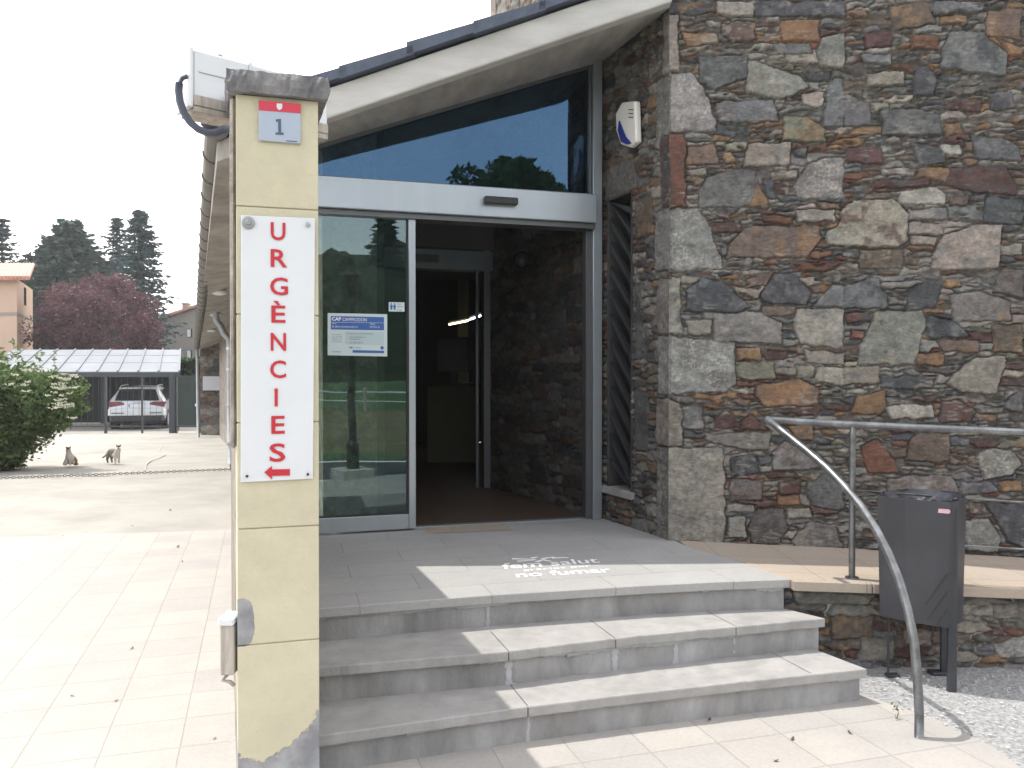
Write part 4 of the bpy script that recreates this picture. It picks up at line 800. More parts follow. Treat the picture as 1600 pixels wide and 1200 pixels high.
# fin wall running back from the pier to the building
fw=empty('fin_wall',(-1.3,4.2,0),'rough rendered side wall running back from the cream pier to the entrance','wall')
a=PP.p(-.016,0,-.012); b=PP.p(PW-.004,0,-.44); 
mb=MB(); 
q0=PP.p(-.020,0,-.02); 
mb.prism([(q0.x,q0.y),(PP.p(-.002,0,-.02).x,PP.p(-.002,0,-.02).y),((PP.p(-.002,0,-.02)+SDP*.32).x,(PP.p(-.002,0,-.02)+SDP*.32).y),((q0+SDP*.32).x,(q0+SDP*.32).y)],1.25,zc0-.004)
p1=PP.p(0,0,0)+SDP*.305; p2=PP.p(PW,0,0)+SDP*.305; L2=2.37
mb.prism([((PP.p(-.0,0,0)+SDP*.32).x,(PP.p(0,0,0)+SDP*.32).y),(p2.x,p2.y+.01),((p2+SDP*L2).x,(p2+SDP*L2).y),((p1+SDP*L2).x,(p1+SDP*L2).y)],-.05,zc0-.012); mb.build('wall',M['rough'],fw,bevel=.01)
# small weathered junction box on the pier's left side
q=PP.p(-.0,0,-.03); zt_=PP.px(356,966)[1]; zb_=PP.px(356,1066)[1]
jb=empty('junction_box',(q.x-.03,q.y,zb_),'small weathered white box fixed low on the left side of the cream pier','box')
mb=MB(); mb.box(q.x-.052,q.x-.004,q.y-.03,q.y+.05,zb_+.02,zt_-.03); mb.build('body',M['wood'],jb,bevel=.004)
mb=MB(); mb.box(q.x-.058,q.x-.003,q.y-.036,q.y+.056,zt_-.03,zt_); mb.build('lid',M['white_paint'],jb,bevel=.006)
mb=MB(); mb.tube([(q.x-.03,q.y-.01,zb_+.02),(q.x-.045,q.y-.02,zb_+.0),(q.x-.02,q.y-.02,zb_-.005),(q.x-.008,q.y-.015,zb_-.02)],.007,8); mb.build('cable_end',M['rough'],jb,smooth=True)
# sign with red letters
o1=.012
sg=empty('emergency_sign',PP.p(.13,zat(754),o1),'tall white sign with red vertical lettering and left arrow on the cream pier','sign')
cs=[PP.px(x,y,o1) for x,y in ((376,754),(489,748),(492.5,341),(376.5,336))]
mb=MB(); mb.ppoly(PP,cs,.003,o1); mb.build('panel',M['white_paint'],sg,bevel=.0015)
tx=MB()
for ch,y0,y1,x0,x1 in (('U',347,375,423,446),('R',389,417,423,449),('G',433,461,422,450),('È',470,504,424,446),('N',520,548,423,447),('C',563,591,422,447),('I',607,635,429,434),('E',650,678,424,445),('S',693,722,421,446)):
    a=PP.px(x0,y1,o1+.002); b=PP.px(x1,y1,o1+.002); c=PP.px(x0,y0,o1+.002)
    v,f=textmesh(ch,.014); xs_=[p[0] for p in v]; ys_=[p[1] for p in v]; X0,X1,Y0,Y1=min(xs_),max(xs_),min(ys_),max(ys_)
    base=len(tx.v); top=[PP.p(a[0]+(p[0]-X0)/(X1-X0)*(b[0]-a[0]),a[1]+(p[1]-Y0)/(Y1-Y0)*(c[1]-a[1]),o1+.003) for p in v]
    tx.add(top,f)
ar=[PP.px(x,y,o1+.003) for x,y in ((413,738),(425,728),(425,733.5),(453,733),(453,743),(425,743.5),(425,749))]
tx.ppoly(PP,ar,o1+.001,o1+.003); tx.build('lettering',M['red'],sg)
for (x,y,r_,mm) in ((388,348,.0215,'pipe'),(481,351,.009,'alu'),(386,744,.0045,'black'),(481,741,.0045,'black')):
    u,z=PP.px(x,y,o1+.002); mb=MB(); mb.tube([PP.p(u,z,o1-.001),PP.p(u,z,o1+.006),PP.p(u,z,o1+.008)],[r_,r_,r_*.75],20); mb.tube([PP.p(u,z,o1+.008),PP.p(u,z,o1+.013)],[r_*.5,r_*.35],12); mb.build('screw',M[mm],sg)
# house number plate
npl=empty('number_plate',PP.p(.16,zat(222),.01),'square grey house number plate reading 1 with red band under the pier cap','number plate')
cs=[PP.px(x,y,.012) for x,y in ((404.5,219),(470,224.5),(470,162),(404,156.5))]
M['np_grey']=mat('plate_grey',(.36,.42,.50),.35,var=.03); M['np_red']=mat('plate_red',(.55,.03,.06),.35,var=.03); M['ink']=mat('ink_blue',(.07,.10,.17),.5,var=.02)
mb=MB(); mb.ppoly(PP,cs,.002,.012); mb.build('plate',M['np_grey'],npl,bevel=.002)
cs=[PP.px(x,y,.0135) for x,y in ((404.3,172),(470,177),(470,162),(404,156.5))]; mb=MB(); mb.ppoly(PP,cs,.0122,.0135); mb.build('red_band',M['np_red'],npl)
sh=[PP.px(x,y,.0145) for x,y in ((432.5,161.5),(441,162),(441,168),(439.5,170.5),(436.5,172),(433.5,170),(432.3,167))]; mb=MB(); mb.ppoly(PP,sh,.0136,.0145); mb.build('crest',M['white_paint'],npl)
one=[PP.px(x,y,.0135) for x,y in ((431,186.5),(439,185.5),(439.3,206.8),(443.3,207.2),(443.3,210.6),(430.6,210),(430.6,206.6),(434.8,207),(434.6,190),(431,190))]
mb=MB(); mb.ppoly(PP,one[:],.0122,.0135); a=PP.px(447,220.5,.0135); b=PP.px(464,221.7,.0135); mb.ppoly(PP,[a,b,(b[0],b[1]+.0028),(a[0],a[1]+.0028)],.0122,.0135); mb.build('numeral',M['ink'],npl)
# white housing above the pier, with its cable
d3=3.02; bx0=aty(302,76,d3); bdir=Vector((math.sin(R(48)),math.cos(R(48)),0)); bper=Vector((-bdir.y,bdir.x,0))
ztb=bx0.z; zbb=max(aty(304,174,d3).z,zc0+.004)
BP=Plane((bx0.x,bx0.y),42); Lb=.545
hs=empty('light_housing',(bx0.x+.2,bx0.y+.2,zbb),'long white metal light housing bracketed above the cream pier','light housing')
mb=MB(); mb.pbox(BP,0,Lb,zbb+.012,ztb,-.13,0); mb.build('body',M['white_paint'],hs,bevel=.006)
mb=MB(); mb.pbox(BP,-.016,-.001,zbb+.002,ztb+.004,-.135,.006); mb.build('end_cap',M['white_paint'],hs,bevel=.004)
mb=MB(); mb.pbox(BP,.0,Lb,zbb-.012,zbb+.010,-.12,.004); mb.pbox(BP,.0,Lb,zbb+.011,zbb+.05,.001,.006); mb.build('bottom_rail',M['wood'],hs,bevel=.003)
mb=MB(); mb.pbox(BP,.21,.222,zbb+.05,ztb+.003,-.12,.005); mb.pbox(BP,.02,Lb-.02,zbb+.135,zbb+.139,.0,.004); mb.build('seam',M['alu'],hs)
mb=MB(); mb.pbox(BP,.10,.115,ztb,ztb+.012,-.03,-.015); mb.pbox(BP,.40,.415,ztb,ztb+.012,-.03,-.015); mb.build('bolt',M['pipe'],hs)
cp=[aty(x,y,3.01) for x,y in ((293,119),(285,122),(280,130),(279,142),(281,158),(287,176),(297,191),(310,202),(325,208),(338,207),(349,202),(366,200))]
mb=MB(); mb.tube([cp[0],cp[1],cp[2]],.008,10); mb.tube(cp[2:],.0135,10); mb.build('cable',M['cable'],hs,smooth=True)
# alarm siren on the return wall
al=empty('alarm_box',RW.p(.4,3.05,.0),'white alarm siren with blue lens high on the stone wall beside the door','alarm')
cs=[RW.px(x,y,.03) for x,y in ((996,158),(998,222),(988,231),(973,226),(966,205),(965,178),(975,160))]
M['alarm_w']=mat('alarm_white',(.80,.78,.72),.4,var=.03); M['alarm_b']=mat('alarm_blue',(.03,.05,.28),.2,var=.05)
# front plate outline with depth
mb=MB(); mb.ppoly(RW,cs,.002,.05); mb.build('casing',M['alarm_w'],al,bevel=.015,segs=3)
cs=[RW.px(x,y,.055) for x,y in ((968,188),(978,213),(987,224),(980,226),(971,222),(966,204))]
mb=MB(); mb.ppoly(RW,cs,.052,.062); mb.build('lens',M['alarm_b'],al,bevel=.003)
mb=MB()
for y in (172,178,184):
    a=RW.px(982,y,.052); b=RW.px(989,y,.052); mb.ppoly(RW,[(a[0],a[1]),(b[0],b[1]),(b[0],b[1]+.006),(a[0],a[1]+.006)],.0505,.053)
mb.build('vents',M['black'],al)
# poster and sticker on the glass
def pr(px,py): return DP.px(px,py,oL+.004)
M['poster']=mat('poster_paper',(.62,.72,.72),.4,var=.02); M['poster_blue']=mat('poster_blue',(.045,.13,.40),.4,var=.02); M['poster_grey']=mat('poster_grey',(.50,.62,.63),.4,var=.02)
ps=empty('notice_poster',DP.p(pr(560,555)[0],pr(560,555)[1],oL+.004),'white and blue opening hours notice on the sliding glass door','poster')
c0=pr(512,555); c1=pr(605,557); c2=pr(605,491); c3=pr(512,489)
mb=MB(); mb.ppoly(DP,[c0,c1,c2,c3],oL+.002,oL+.004); mb.build('sheet',M['poster'],ps)
mb=MB(); mb.ppoly(DP,[pr(517,514.7),pr(600,516.2),pr(600,495.5),pr(517,493.8)],oL+.0042,oL+.0048); mb.ppoly(DP,[pr(551,551),pr(600,552),pr(600,548),pr(551,547)],oL+.0042,oL+.0048)
u,z=pr(597,543.5); mb.ppoly(DP,[(u+.012*math.cos(t*.5236),z+.012*math.sin(t*.5236)) for t in range(12)],oL+.0042,oL+.0048); mb.build('blue_band',M['poster_blue'],ps)
mb=MB(); mb.ppoly(DP,[pr(539,538),pr(600,539.5),pr(600,518.7),pr(539,517.5)],oL+.0042,oL+.0046); mb.build('grey_field',M['poster_grey'],ps)
def ptext(mb,s,x0,yb,x1,yt,off,bold=0):
    a=pr(x0,yb); b=pr(x1,yb); c=pr(x0,yt); w=b[0]-a[0]; h=c[1]-a[1]; add_text(mb,s,lambda x,y:DP.p(a[0]+x,a[1]+y,off),w,h,bold)
mb=MB(); ptext(mb,'CAP',518.5,501,533,495.3,oL+.0055,.03); ptext(mb,'CAMPRODON',535,501.5,573,496.4,oL+.0055); ptext(mb,'Horari',519,506.4,525.5,504.4,oL+.0055); ptext(mb,'De dilluns a divendres de 8 a 21 h',519,511.5,559,508.6,oL+.0055); ptext(mb,'Telèfon',578,507.5,586,505,oL+.0055); ptext(mb,'972 74 01 26',578,512.2,593,509.4,oL+.0055)
a=pr(517,503.7); b=pr(600,504.7); mb.ppoly(DP,[(a[0],a[1]),(b[0],b[1]),(b[0],b[1]+.0015),(a[0],a[1]+.0015)],oL+.0049,oL+.0054); mb.build('white_text',M['text_white'],ps)
mb=MB(); ptext(mb,'Hospital de Campdevànol',542,522.6,582,520,oL+.0055); ptext(mb,'Ctra. de Gombrèn, 20',546,528,571,525.4,oL+.0055); ptext(mb,'Campdevànol',546,531.3,563,528.9,oL+.0055); ptext(mb,'Tel. 972 73 00 13',546,536.6,567,534,oL+.0055)
for k,s in enumerate(('En cas d’urgència','fora d’aquest','horari, cal','adreçar-se a','l’hospital')): ptext(mb,s,518.5,523.5+k*2.9,534.5,521.6+k*2.9,oL+.0055)
ptext(mb,'061',546,544.4,552,541.4,oL+.0055,.03); ptext(mb,'CatSalut Respon',555,544.6,565,542,oL+.0055); ptext(mb,'Generalitat',518,550.4,532,548,oL+.0055); mb.build('dark_text',M['ink'],ps)
sk=empty('restroom_sticker',DP.p(*pr(619,486),oL+.003),'small white sticker with two blue figures on the glass door','sticker')
mb=MB(); mb.ppoly(DP,[pr(607.5,486.5),pr(632,487),pr(632,472.6),pr(607.5,472)],oL+.002,oL+.004); mb.build('sheet',M['poster'],sk)
mb=MB()
for x in (611.5,616.5):
    u,z=pr(x,475); mb.ppoly(DP,[(u+.006*math.cos(t),z+.006*math.sin(t)) for t in (0,1,2,3,4,5)],oL+.0042,oL+.005)
    for (xa,xb,ya,yb) in ((x-2,x+2,476.6,480.5),(x-1.4,x+1.4,480.5,484)): mb.ppoly(DP,[pr(xa,yb),pr(xb,yb),pr(xb,ya),pr(xa,ya)],oL+.0042,oL+.005)
mb.build('figures',M['poster_blue'],sk)
mb=MB(); ptext(mb,'Espai',620.5,476.3,627,474,oL+.005); ptext(mb,'adaptat',620.5,480.2,630,477.8,oL+.005); ptext(mb,'accés',620.5,485.6,628,483.4,oL+.005); mb.build('text',M['ink'],sk)
# ================================================ HANDRAIL
hr=empty('handrail',(1.76,4.3,.45),'grey steel handrail with a curved end post beside the steps and ramp','handrail')
cv=[(0,1.273),(.15,1.205),(.304,1.135),(.45,1.062),(.566,.99),(.67,.912),(.76,.825),(.83,.735),(.887,.64),(.935,.525),(.971,.40),(.99,.25),(1.0,.1),(1.0,-.01)]
sp_=Vector((1.35,4.4,0)); sd=Vector((.34,-.96,0)); cpts=[sp_+sd*s+Vector((0,0,z)) for s,z in cv]
mb=MB(); mb.tube(cpts,.0185,16); mb.build('curved_post',M['galv'],hr,smooth=True)
def rz(x): return zr_(x,0)
tp=[(1.35,4.4,1.273),(1.5,4.37,1.262),(1.76,4.31,1.25),(3.2,4.245,1.19),(6.5,4.245,1.07)]
mb=MB(); mb.tube(tp,.0185,14); mb.build('top_rail',M['galv'],hr,smooth=True)
for x,y in ((1.764,4.308),(3.35,4.26),(4.9,4.26)):
    mb=MB(); mb.tube([(x,y,rz(x)-.002),(x,y,1.235-.037*(x-1.76)-.03),(x,y+.0,1.25-.037*(x-1.76)-.005)],[.0165,.0165,.011],14); mb.tube([(x,y,rz(x)),(x,y,rz(x)+.006)],.034,16); mb.build('post',M['galv'],hr,smooth=False)
for pa,pb in (((1342,766),(1600,785)),((1342,843),(1600,858))):
    a=aty(*pa,4.31); b=aty(*pb,4.26); d=(b-a); mb=MB(); mb.tube([Vector((1.78,4.308,a.z)),b,b+d*2.5],.0055,8); mb.build('lower_rail',M['galv'],hr,smooth=True)
# ================================================ LITTER BIN
lb=empty('litter_bin',(2.05,4.05,0),'charcoal steel litter bin with slanted slots below the ramp railing','litter bin')
def bpx(px,Y): return (px-800)/F*Y
zb0,zb1=.305,.905
# plan: straight front, rounded ends, bowed back
def binplan(k):   # k: shrink towards bottom
    A=Vector((bpx(1378,4.12),4.12)); B=Vector((bpx(1486,3.92),3.92)); Cc=Vector((bpx(1511,4.04),4.04)); D=Vector((bpx(1500,4.24),4.24)); E=Vector((bpx(1420,4.36),4.36)); Fp=Vector((bpx(1380,4.26),4.26))
    pts=[A+Vector((-.012,.02)),A+Vector((.012,-.004)),A.lerp(B,.35)+Vector((-.003,-.008)),A.lerp(B,.7)+Vector((-.002,-.006)),B,B.lerp(Cc,.5)+Vector((.004,-.004)),Cc,D,E,Fp]; c=sum(pts,Vector((0,0)))/len(pts)
    return [c+(p-c)*k for p in pts]
tp_=binplan(1.0); bt_=binplan(.93); n=len(tp_)
mb=MB(); th=.985
ins=binplan(.975); insb=binplan(.90)
vs=[(p.x,p.y,zb0) for p in bt_]+[(p.x,p.y,zb1-(.0 if i<6 else -.008)) for i,p in enumerate(tp_)]+[(p.x,p.y,zb1-(.0 if i<6 else -.008)) for i,p in enumerate(ins)]+[(p.x,p.y,zb0+.3) for p in insb]
fs=[tuple(range(n-1,-1,-1))]+[(i,(i+1)%n,n+(i+1)%n,n+i) for i in range(n)]+[(n+i,n+(i+1)%n,2*n+(i+1)%n,2*n+i) for i in range(n)]+[(2*n+i,2*n+(i+1)%n,3*n+(i+1)%n,3*n+i) for i in range(n)]+[tuple(range(3*n,4*n))]
mb.add(vs,fs); mb.build('body',M['bin'],lb,bevel=.0035,segs=2)
# bag inside
mb=MB(); r5=random.Random(5); bg_=binplan(.955); c=sum(bg_,Vector((0,0)))/n; vs=[]
for lv,(k,z) in enumerate(((1,zb1+.004),(.97,zb1-.02),(.9,zb1-.05),(.75,zb1-.07),(.4,zb1-.09))):
    for i in range(n*4):
        a=bg_[i//4].lerp(bg_[(i//4+1)%n],(i%4)/4); p=c+(a-c)*k*(1+r5.uniform(-.03,.02)); vs.append((p.x,p.y,z+r5.uniform(-.008,.008)))
m_=n*4; fs=[(l*m_+i,l*m_+(i+1)%m_,(l+1)*m_+(i+1)%m_,(l+1)*m_+i) for l in range(4) for i in range(m_)]; mb.add(vs,fs)
M['bag']=mat('bin_bag',(.05,.05,.06),.22,var=.3,ns=40,bump=.004,bs=60); mb.build('bag',M['bag'],lb,smooth=True)
# slots on the front
Aq=binplan(1)[1]; Bq=binplan(1)[4]; 
FB=Plane((Aq.x,Aq.y),math.degrees(math.atan2((Bq-Aq).y,(Bq-Aq).x)))
FB.u=Vector(((Bq-Aq).x,(Bq-Aq).y,0)).normalized(); FB.n=Vector((FB.u.y,-FB.u.x,0))
mb=MB()
for (x0,y0,x1,y1) in ((1436,959,1480,896),(1444,974,1480,924.5),(1463,976.5,1472,964),(1474,961,1480,952.5)):
    a=FB.px(x0,y0,.005); b=FB.px(x1,y1,.005); d=Vector((b[0]-a[0],b[1]-a[1])).normalized(); nn=Vector((-d.y,d.x))*.003
    # follow the slope of the panel
    def off(z): return -.0105*(1-(z-zb0)/(zb1-zb0))+.0095
    vs=[FB.p(a[0]-nn.x,a[1]-nn.y,off(a[1])),FB.p(a[0]+nn.x,a[1]+nn.y,off(a[1])),FB.p(b[0]+nn.x,b[1]+nn.y,off(b[1])),FB.p(b[0]-nn.x,b[1]-nn.y,off(b[1]))]
    vs2=[v-FB.n*.02 for v in vs]; mb.hexa(vs2+vs)
mb.build('slots',M['rubber'],lb)
u,z=FB.px(1472,798.5,.004); mb=MB(); mb.ppoly(FB,[(u-.026+.009*math.cos(t),z+.010*math.sin(t)) if 1.5<t<4.8 else (u+.026+.009*math.cos(t),z+.010*math.sin(t)) for t in [-1.5,-1,-.5,0,.5,1,1.5,1.8,2.3,2.8,3.3,3.8,4.3,4.7]],-.002,.0035)
M['pinkbadge']=mat('badge_pink',(.55,.34,.38),.4,var=.05); mb.build('badge',M['pinkbadge'],lb)
def leg(pxx,pyy,w,d,top):
    p=onz(pxx,pyy,0); mb=MB(); mb.box(p.x-w/2,p.x+w/2,p.y-d/2,p.y+d/2,-.01,top); return mb,p
mb,p=leg(1487,1079,.042,.02,.88); mb.build('post',M['bin'],lb,bevel=.003)
mb,p=leg(1474,1052,.030,.02,.40); mb.box(p.x-.07,p.x+.04,p.y-.03,p.y+.03,-.01,.012); mb.build('post',M['bin'],lb,bevel=.003)
p=onz(1388,1056,0); mb=MB(); mb.tube([(p.x,p.y,.31),(p.x,p.y,.008)],.006,8); mb.box(p.x-.01,p.x+.05,p.y-.02,p.y+.02,-.01,.010); mb.build('support_rod',M['bin'],lb)
mb=MB(); p=onz(1480,1060,0); mb.tube([(p.x+.0,p.y+.02,.27),(p.x-.05,p.y+.04,.25),(p.x-.055,p.y+.04,.19)],.005,6); mb.tube([(p.x+.03,p.y+.02,.27),(p.x+.055,p.y+.04,.25),(p.x+.06,p.y+.04,.22)],.005,6); mb.build('hook',M['bin'],lb)
# ================================================ SMALL THINGS ON THE GROUND
M['dead']=leafmat('dead_leaves',(.14,.09,.05),(.26,.18,.10),trans=.1)
proto=None
spots=[(266,798),(207,822),(285,878),(278,855),(206,1014),(181,1096),(335,1155),(113,1088),(98,838),(1108,1126),(1238,1156),(1328,1146),(1212,1190),(1412,1088),(1455,1112)]
for i,(x,y) in enumerate(spots):
    p=onz(x,y,.0)
    if proto is None:
        mb=MB(); s=.02; pts=[(s*math.cos(a)*(1 if abs(math.cos(a))>.5 else .6),s*.5*math.sin(a),.003+.010*abs(math.cos(a))**2) for a in [k*math.pi/5 for k in range(10)]]
        mb.add([(0,0,.002)]+pts,[(0,k+1,(k+1)%10+1) for k in range(10)]); o=mb.build('dry_leaf',mat('dead_leaf',(.10,.075,.05),.9,var=.3,ns=60)); proto=o
        tag(o,'small curled dry brown leaf lying on the paving','leaf','dry leaves scattered on the paving')
    else: o=proto.copy(); COL.objects.link(o)
    o.location=(p.x,p.y,.002); s=rnd.uniform(.35,.75)*(1 if p.y<6 else 1.8); o.scale=(s,s,s); o.rotation_euler=(0,0,rnd.uniform(0,6))
wd_=onz(1402,1123,0); t=empty('weed',wd_,'tiny leafy weed growing in the gravel beside the curved rail','weed')
mb=MB(); mb.tube([wd_,wd_+Vector((.004,0,.03)),wd_+Vector((.0,0,.06))],[.0018,.0015,.001],5); mb.build('stem',M['bark'],t)
C=np.array([list(wd_+Vector((rnd.uniform(-.025,.025),rnd.uniform(-.02,.02),rnd.uniform(.01,.07)))) for _ in range(14)]); a=rdir(14)*.010; b=rdir(14)*.006; leaves('leaves',C,a,b,M['green'],t)
# grass tuft at the foot of the pier
# ================================================ DRIVEWAY: chain, seam, cats, bush, gate, car
c0=onz(0,745.5,.03); c1=onz(360,733,.03); dch=(c1-c0).normalized(); c00=c0-dch*2.5; L=(c1-c00).length; mb=MB(); s=0; k=0
while s<L:
    p=c00+dch*s; q=c00+dch*(s+.052); sag=-.012*math.sin(math.pi*s/L)
    e=Vector((0,0,1)) if k%2 else Vector((-dch.y,dch.x,0)); 
    ring=[p+Vector((0,0,sag)),p+dch*.012+e*.014+Vector((0,0,sag)),q-dch*.012+e*.014+Vector((0,0,sag)),q+Vector((0,0,sag)),q-dch*.012-e*.014+Vector((0,0,sag)),p+dch*.012-e*.014+Vector((0,0,sag)),p+Vector((0,0,sag))]
    mb.tube(ring,.0055,5); s+=.042; k+=1
tag(mb.build('chain',mat('chain_steel',(.06,.055,.055),.6,metal=.5)),'thin dark steel chain stretched low across the concrete driveway','chain')
hk=empty('chain_hook',(c1.x,c1.y,0),'short rusty post holding the right end of the driveway chain','chain post'); mb=MB(); mb.tube([(c1.x+.01,c1.y,-.01),(c1.x+.01,c1.y,.09)],.018,8); mb.build('post',M['rough'],hk); mb=MB(); mb.ball((c1.x+.01,c1.y,.1),.024,10,6); mb.build('knob',M['rough'],hk)
mb=MB(); sm_=[onz(x,y,-.0005) for x,y in ((252,682),(249,691),(255,697),(257,704),(247,709),(236,714),(229,722),(227,735))]
for p in sm_: p.z=zg(0,p.y)+.004
for i in range(len(sm_)-1):
    a,b=sm_[i],sm_[i+1]; w=.007+.009*rnd.random(); mb.add([(a.x-w,a.y,a.z),(a.x+w,a.y,a.z),(b.x+w,b.y,b.z),(b.x-w,b.y,b.z)],[(0,1,2,3)])
tag(mb.build('driveway_seam',mat('pale_filler',(.375,.365,.34),.9,var=.08)),kind='structure')
# --- cats
def skin_body(name,pts,edges,radii,matl,parent,sub=2):
    me=bpy.data.meshes.new(name); me.from_pydata([Vector(p) for p in pts],edges,[]); o=link(bpy.data.objects.new(name,me),parent)
    s=o.modifiers.new('skin','SKIN'); s.use_smooth_shade=True; s.use_x_symmetry=False
    sv=me.skin_vertices[0].data
    for i,r_ in enumerate(radii): sv[i].radius=(r_,r_) if not isinstance(r_,tuple) else r_
    sv[0].use_root=True
    m=o.modifiers.new('sub','SUBSURF'); m.levels=sub; m.render_levels=sub
    me.materials.append(matl); return o
def catmat(name,white,c1,c2,split):
    m=bpy.data.materials.new(name); m.use_nodes=True; t=m.node_tree; b=t.nodes['Principled BSDF']; L=t.links.new; b.inputs['Roughness'].default_value=.9
    tc=N(t,'ShaderNodeTexCoord'); nz=N(t,'ShaderNodeTexNoise'); nz.inputs['Scale'].default_value=11; L(tc.outputs['Object'],nz.inputs[0]); sp=N(t,'ShaderNodeSeparateXYZ'); L(tc.outputs['Object'],sp.inputs[0])
    # patches: coloured towards the tail / back, white on the chest and legs
    d=N(t,'ShaderNodeVectorMath',operation='DOT_PRODUCT'); L(tc.outputs['Object'],d.inputs[0]); d.inputs[1].default_value=split[:3]
    ma=N(t,'ShaderNodeMath',operation='MULTIPLY_ADD'); L(nz.outputs[0],ma.inputs[0]); ma.inputs[1].default_value=.10; L(d.outputs['Value'],ma.inputs[2])
    gt_=N(t,'ShaderNodeMath',operation='GREATER_THAN'); L(ma.outputs[0],gt_.inputs[0]); gt_.inputs[1].default_value=split[3]
    st=N(t,'ShaderNodeTexNoise'); st.inputs['Scale'].default_value=16; L(tc.outputs['Object'],st.inputs[0]); mr=N(t,'ShaderNodeMapRange'); L(st.outputs[0],mr.inputs[0]); mr.inputs[1].default_value=.45; mr.inputs[2].default_value=.55
    mm=N(t,'ShaderNodeMixRGB'); L(mr.outputs[0],mm.inputs[0]); mm.inputs[1].default_value=(*c1,1); mm.inputs[2].default_value=(*c2,1)
    m2=N(t,'ShaderNodeMixRGB'); L(gt_.outputs[0],m2.inputs[0]); m2.inputs[1].default_value=(*white,1); L(mm.outputs[0],m2.inputs[2]); L(m2.outputs[0],b.inputs['Base Color']); return m
def cat_head(parent,c,face,mt,mear,side=1,s=1.0):
    """ears, eyes, nose placed round a head centre; face = unit direction"""
    rt=Vector((-face.y,face.x,0)).normalized(); up=Vector((0,0,1))
    for k in (-1,1):
        mb=MB(); b=c+rt*k*.026*s+up*.030*s; mb.add([b+rt*.015*s,b-rt*.015*s,b+face*.014*s+up*.002,b+up*.036*s+rt*k*.008*s],[(0,1,3),(1,2,3),(2,0,3),(0,2,1)]); mb.build('ear',mear,parent)
        mb=MB(); mb.ball(c+face*.038*s+rt*k*.017*s+up*.008*s,.0065*s,8,6); mb.build('eye',M['black'],parent)
    mb=MB(); mb.ball(c+face*.050*s-up*.006*s,.005*s,8,6); mb.build('nose',M['pinkbadge'],parent)
    mb=MB()
    rt2=rt
    mb.ball(c+up*.027*s-face*.008*s,(.036*s,.034*s,.020*s),12,8); mb.build('crown_patch',mear,parent,smooth=True)
# seated cat, calico, facing the camera
cp0=onz(108,726.5,0); ct=empty('seated_cat',cp0,'white and orange calico cat sitting upright on the driveway near the bush','cat')
f=Vector((.25,-1,0)).normalized(); r_=Vector((-f.y,f.x,0)); U_=Vector((0,0,1))
def L3(a,b,c): return r_*a+f*b+U_*c     # right, forward, up
pts=[L3(.03,-.09,.075),L3(.01,-.03,.13),L3(0,.02,.185),L3(0,.03,.235),L3(0,.045,.275),L3(0,.065,.270), L3(-.03,.04,.12),L3(-.03,.05,.03),L3(-.03,.07,.012), L3(.03,.04,.12),L3(.03,.05,.03),L3(.03,.07,.012),
     L3(-.065,-.04,.06),L3(-.075,.02,.02), L3(.085,-.04,.06),L3(.085,.02,.02), L3(.06,-.16,.03),L3(.10,-.12,.02),L3(.12,-.04,.018),L3(.10,.04,.016)]
ed=[(0,1),(1,2),(2,3),(3,4),(4,5),(2,6),(6,7),(7,8),(2,9),(9,10),(10,11),(0,12),(12,13),(0,14),(14,15),(0,16),(16,17),(17,18),(18,19)]
ra=[.078,.070,.052,.036,.050,.034,.026,.016,.018,.026,.016,.018,.042,.022,.042,.022,.02,.016,.015,.012]
m_cal=catmat('calico_fur',(.62,.57,.52),(.30,.13,.06),(.10,.08,.07),(r_.x*.8-f.x*.7,r_.y*.8-f.y*.7,-.10,.105))
skin_body('body',pts,ed,ra,m_cal,ct); cat_head(ct,Vector(cp0)+L3(0,.05,.277),f,m_cal,mat('orange_fur',(.34,.15,.07),.9,var=.3,ns=40))
ct.location.z-=.014
# standing cat, grey tabby and white: body to the left and behind, head turned to the camera
cp1=onz(178,721.5,0); ct=empty('standing_cat',cp1,'grey tabby cat with white chest standing on the driveway, tail trailing left','cat')
f=Vector((.80,-.60,0)).normalized(); r_=Vector((f.y,-f.x,0)); U_=Vector((0,0,1))
hf=Vector((.1,-1,0)).normalized()
pts=[L3(0,-.13,.20),L3(0,-.02,.205),L3(0,.09,.205),L3(0,.14,.235),L3(0,.165,.285),
 L3(-.035,.10,.13),L3(-.035,.10,.05),L3(-.035,.115,.012), L3(.035,.11,.13),L3(.035,.11,.05),L3(.035,.125,.012),
 L3(-.035,-.12,.14),L3(-.035,-.155,.075),L3(-.035,-.14,.03),L3(-.035,-.12,.012), L3(.035,-.13,.14),L3(.035,-.165,.075),L3(.035,-.15,.03),L3(.035,-.13,.012),
 L3(0,-.20,.19),L3(0,-.27,.14),L3(0,-.34,.10),L3(0,-.40,.085)]
ed=[(1,0),(1,2),(2,3),(3,4),(2,5),(5,6),(6,7),(2,8),(8,9),(9,10),(0,11),(11,12),(12,13),(13,14),(0,15),(15,16),(16,17),(17,18),(0,19),(19,20),(20,21),(21,22)]
pts=[pts[1],pts[0]]+pts[2:]; ed=[tuple({0:1,1:0}.get(v,v) for v in e) for e in ed]
ra=[.066,.062,.060,.042,.050,.028,.018,.019,.028,.018,.019,.042,.022,.015,.019,.042,.022,.015,.019,.020,.015,.014,.014]
m_tab=catmat('tabby_fur',(.58,.53,.48),(.23,.21,.195),(.12,.11,.10),(-f.x,-f.y,.65,.10))
skin_body('body',pts,ed,ra,m_tab,ct); cat_head(ct,Vector(cp1)+L3(0,.165,.288)+hf*.01,hf,m_tab,mat('grey_fur',(.14,.125,.115),.9,var=.3,ns=40))
ct.location.z-=.034
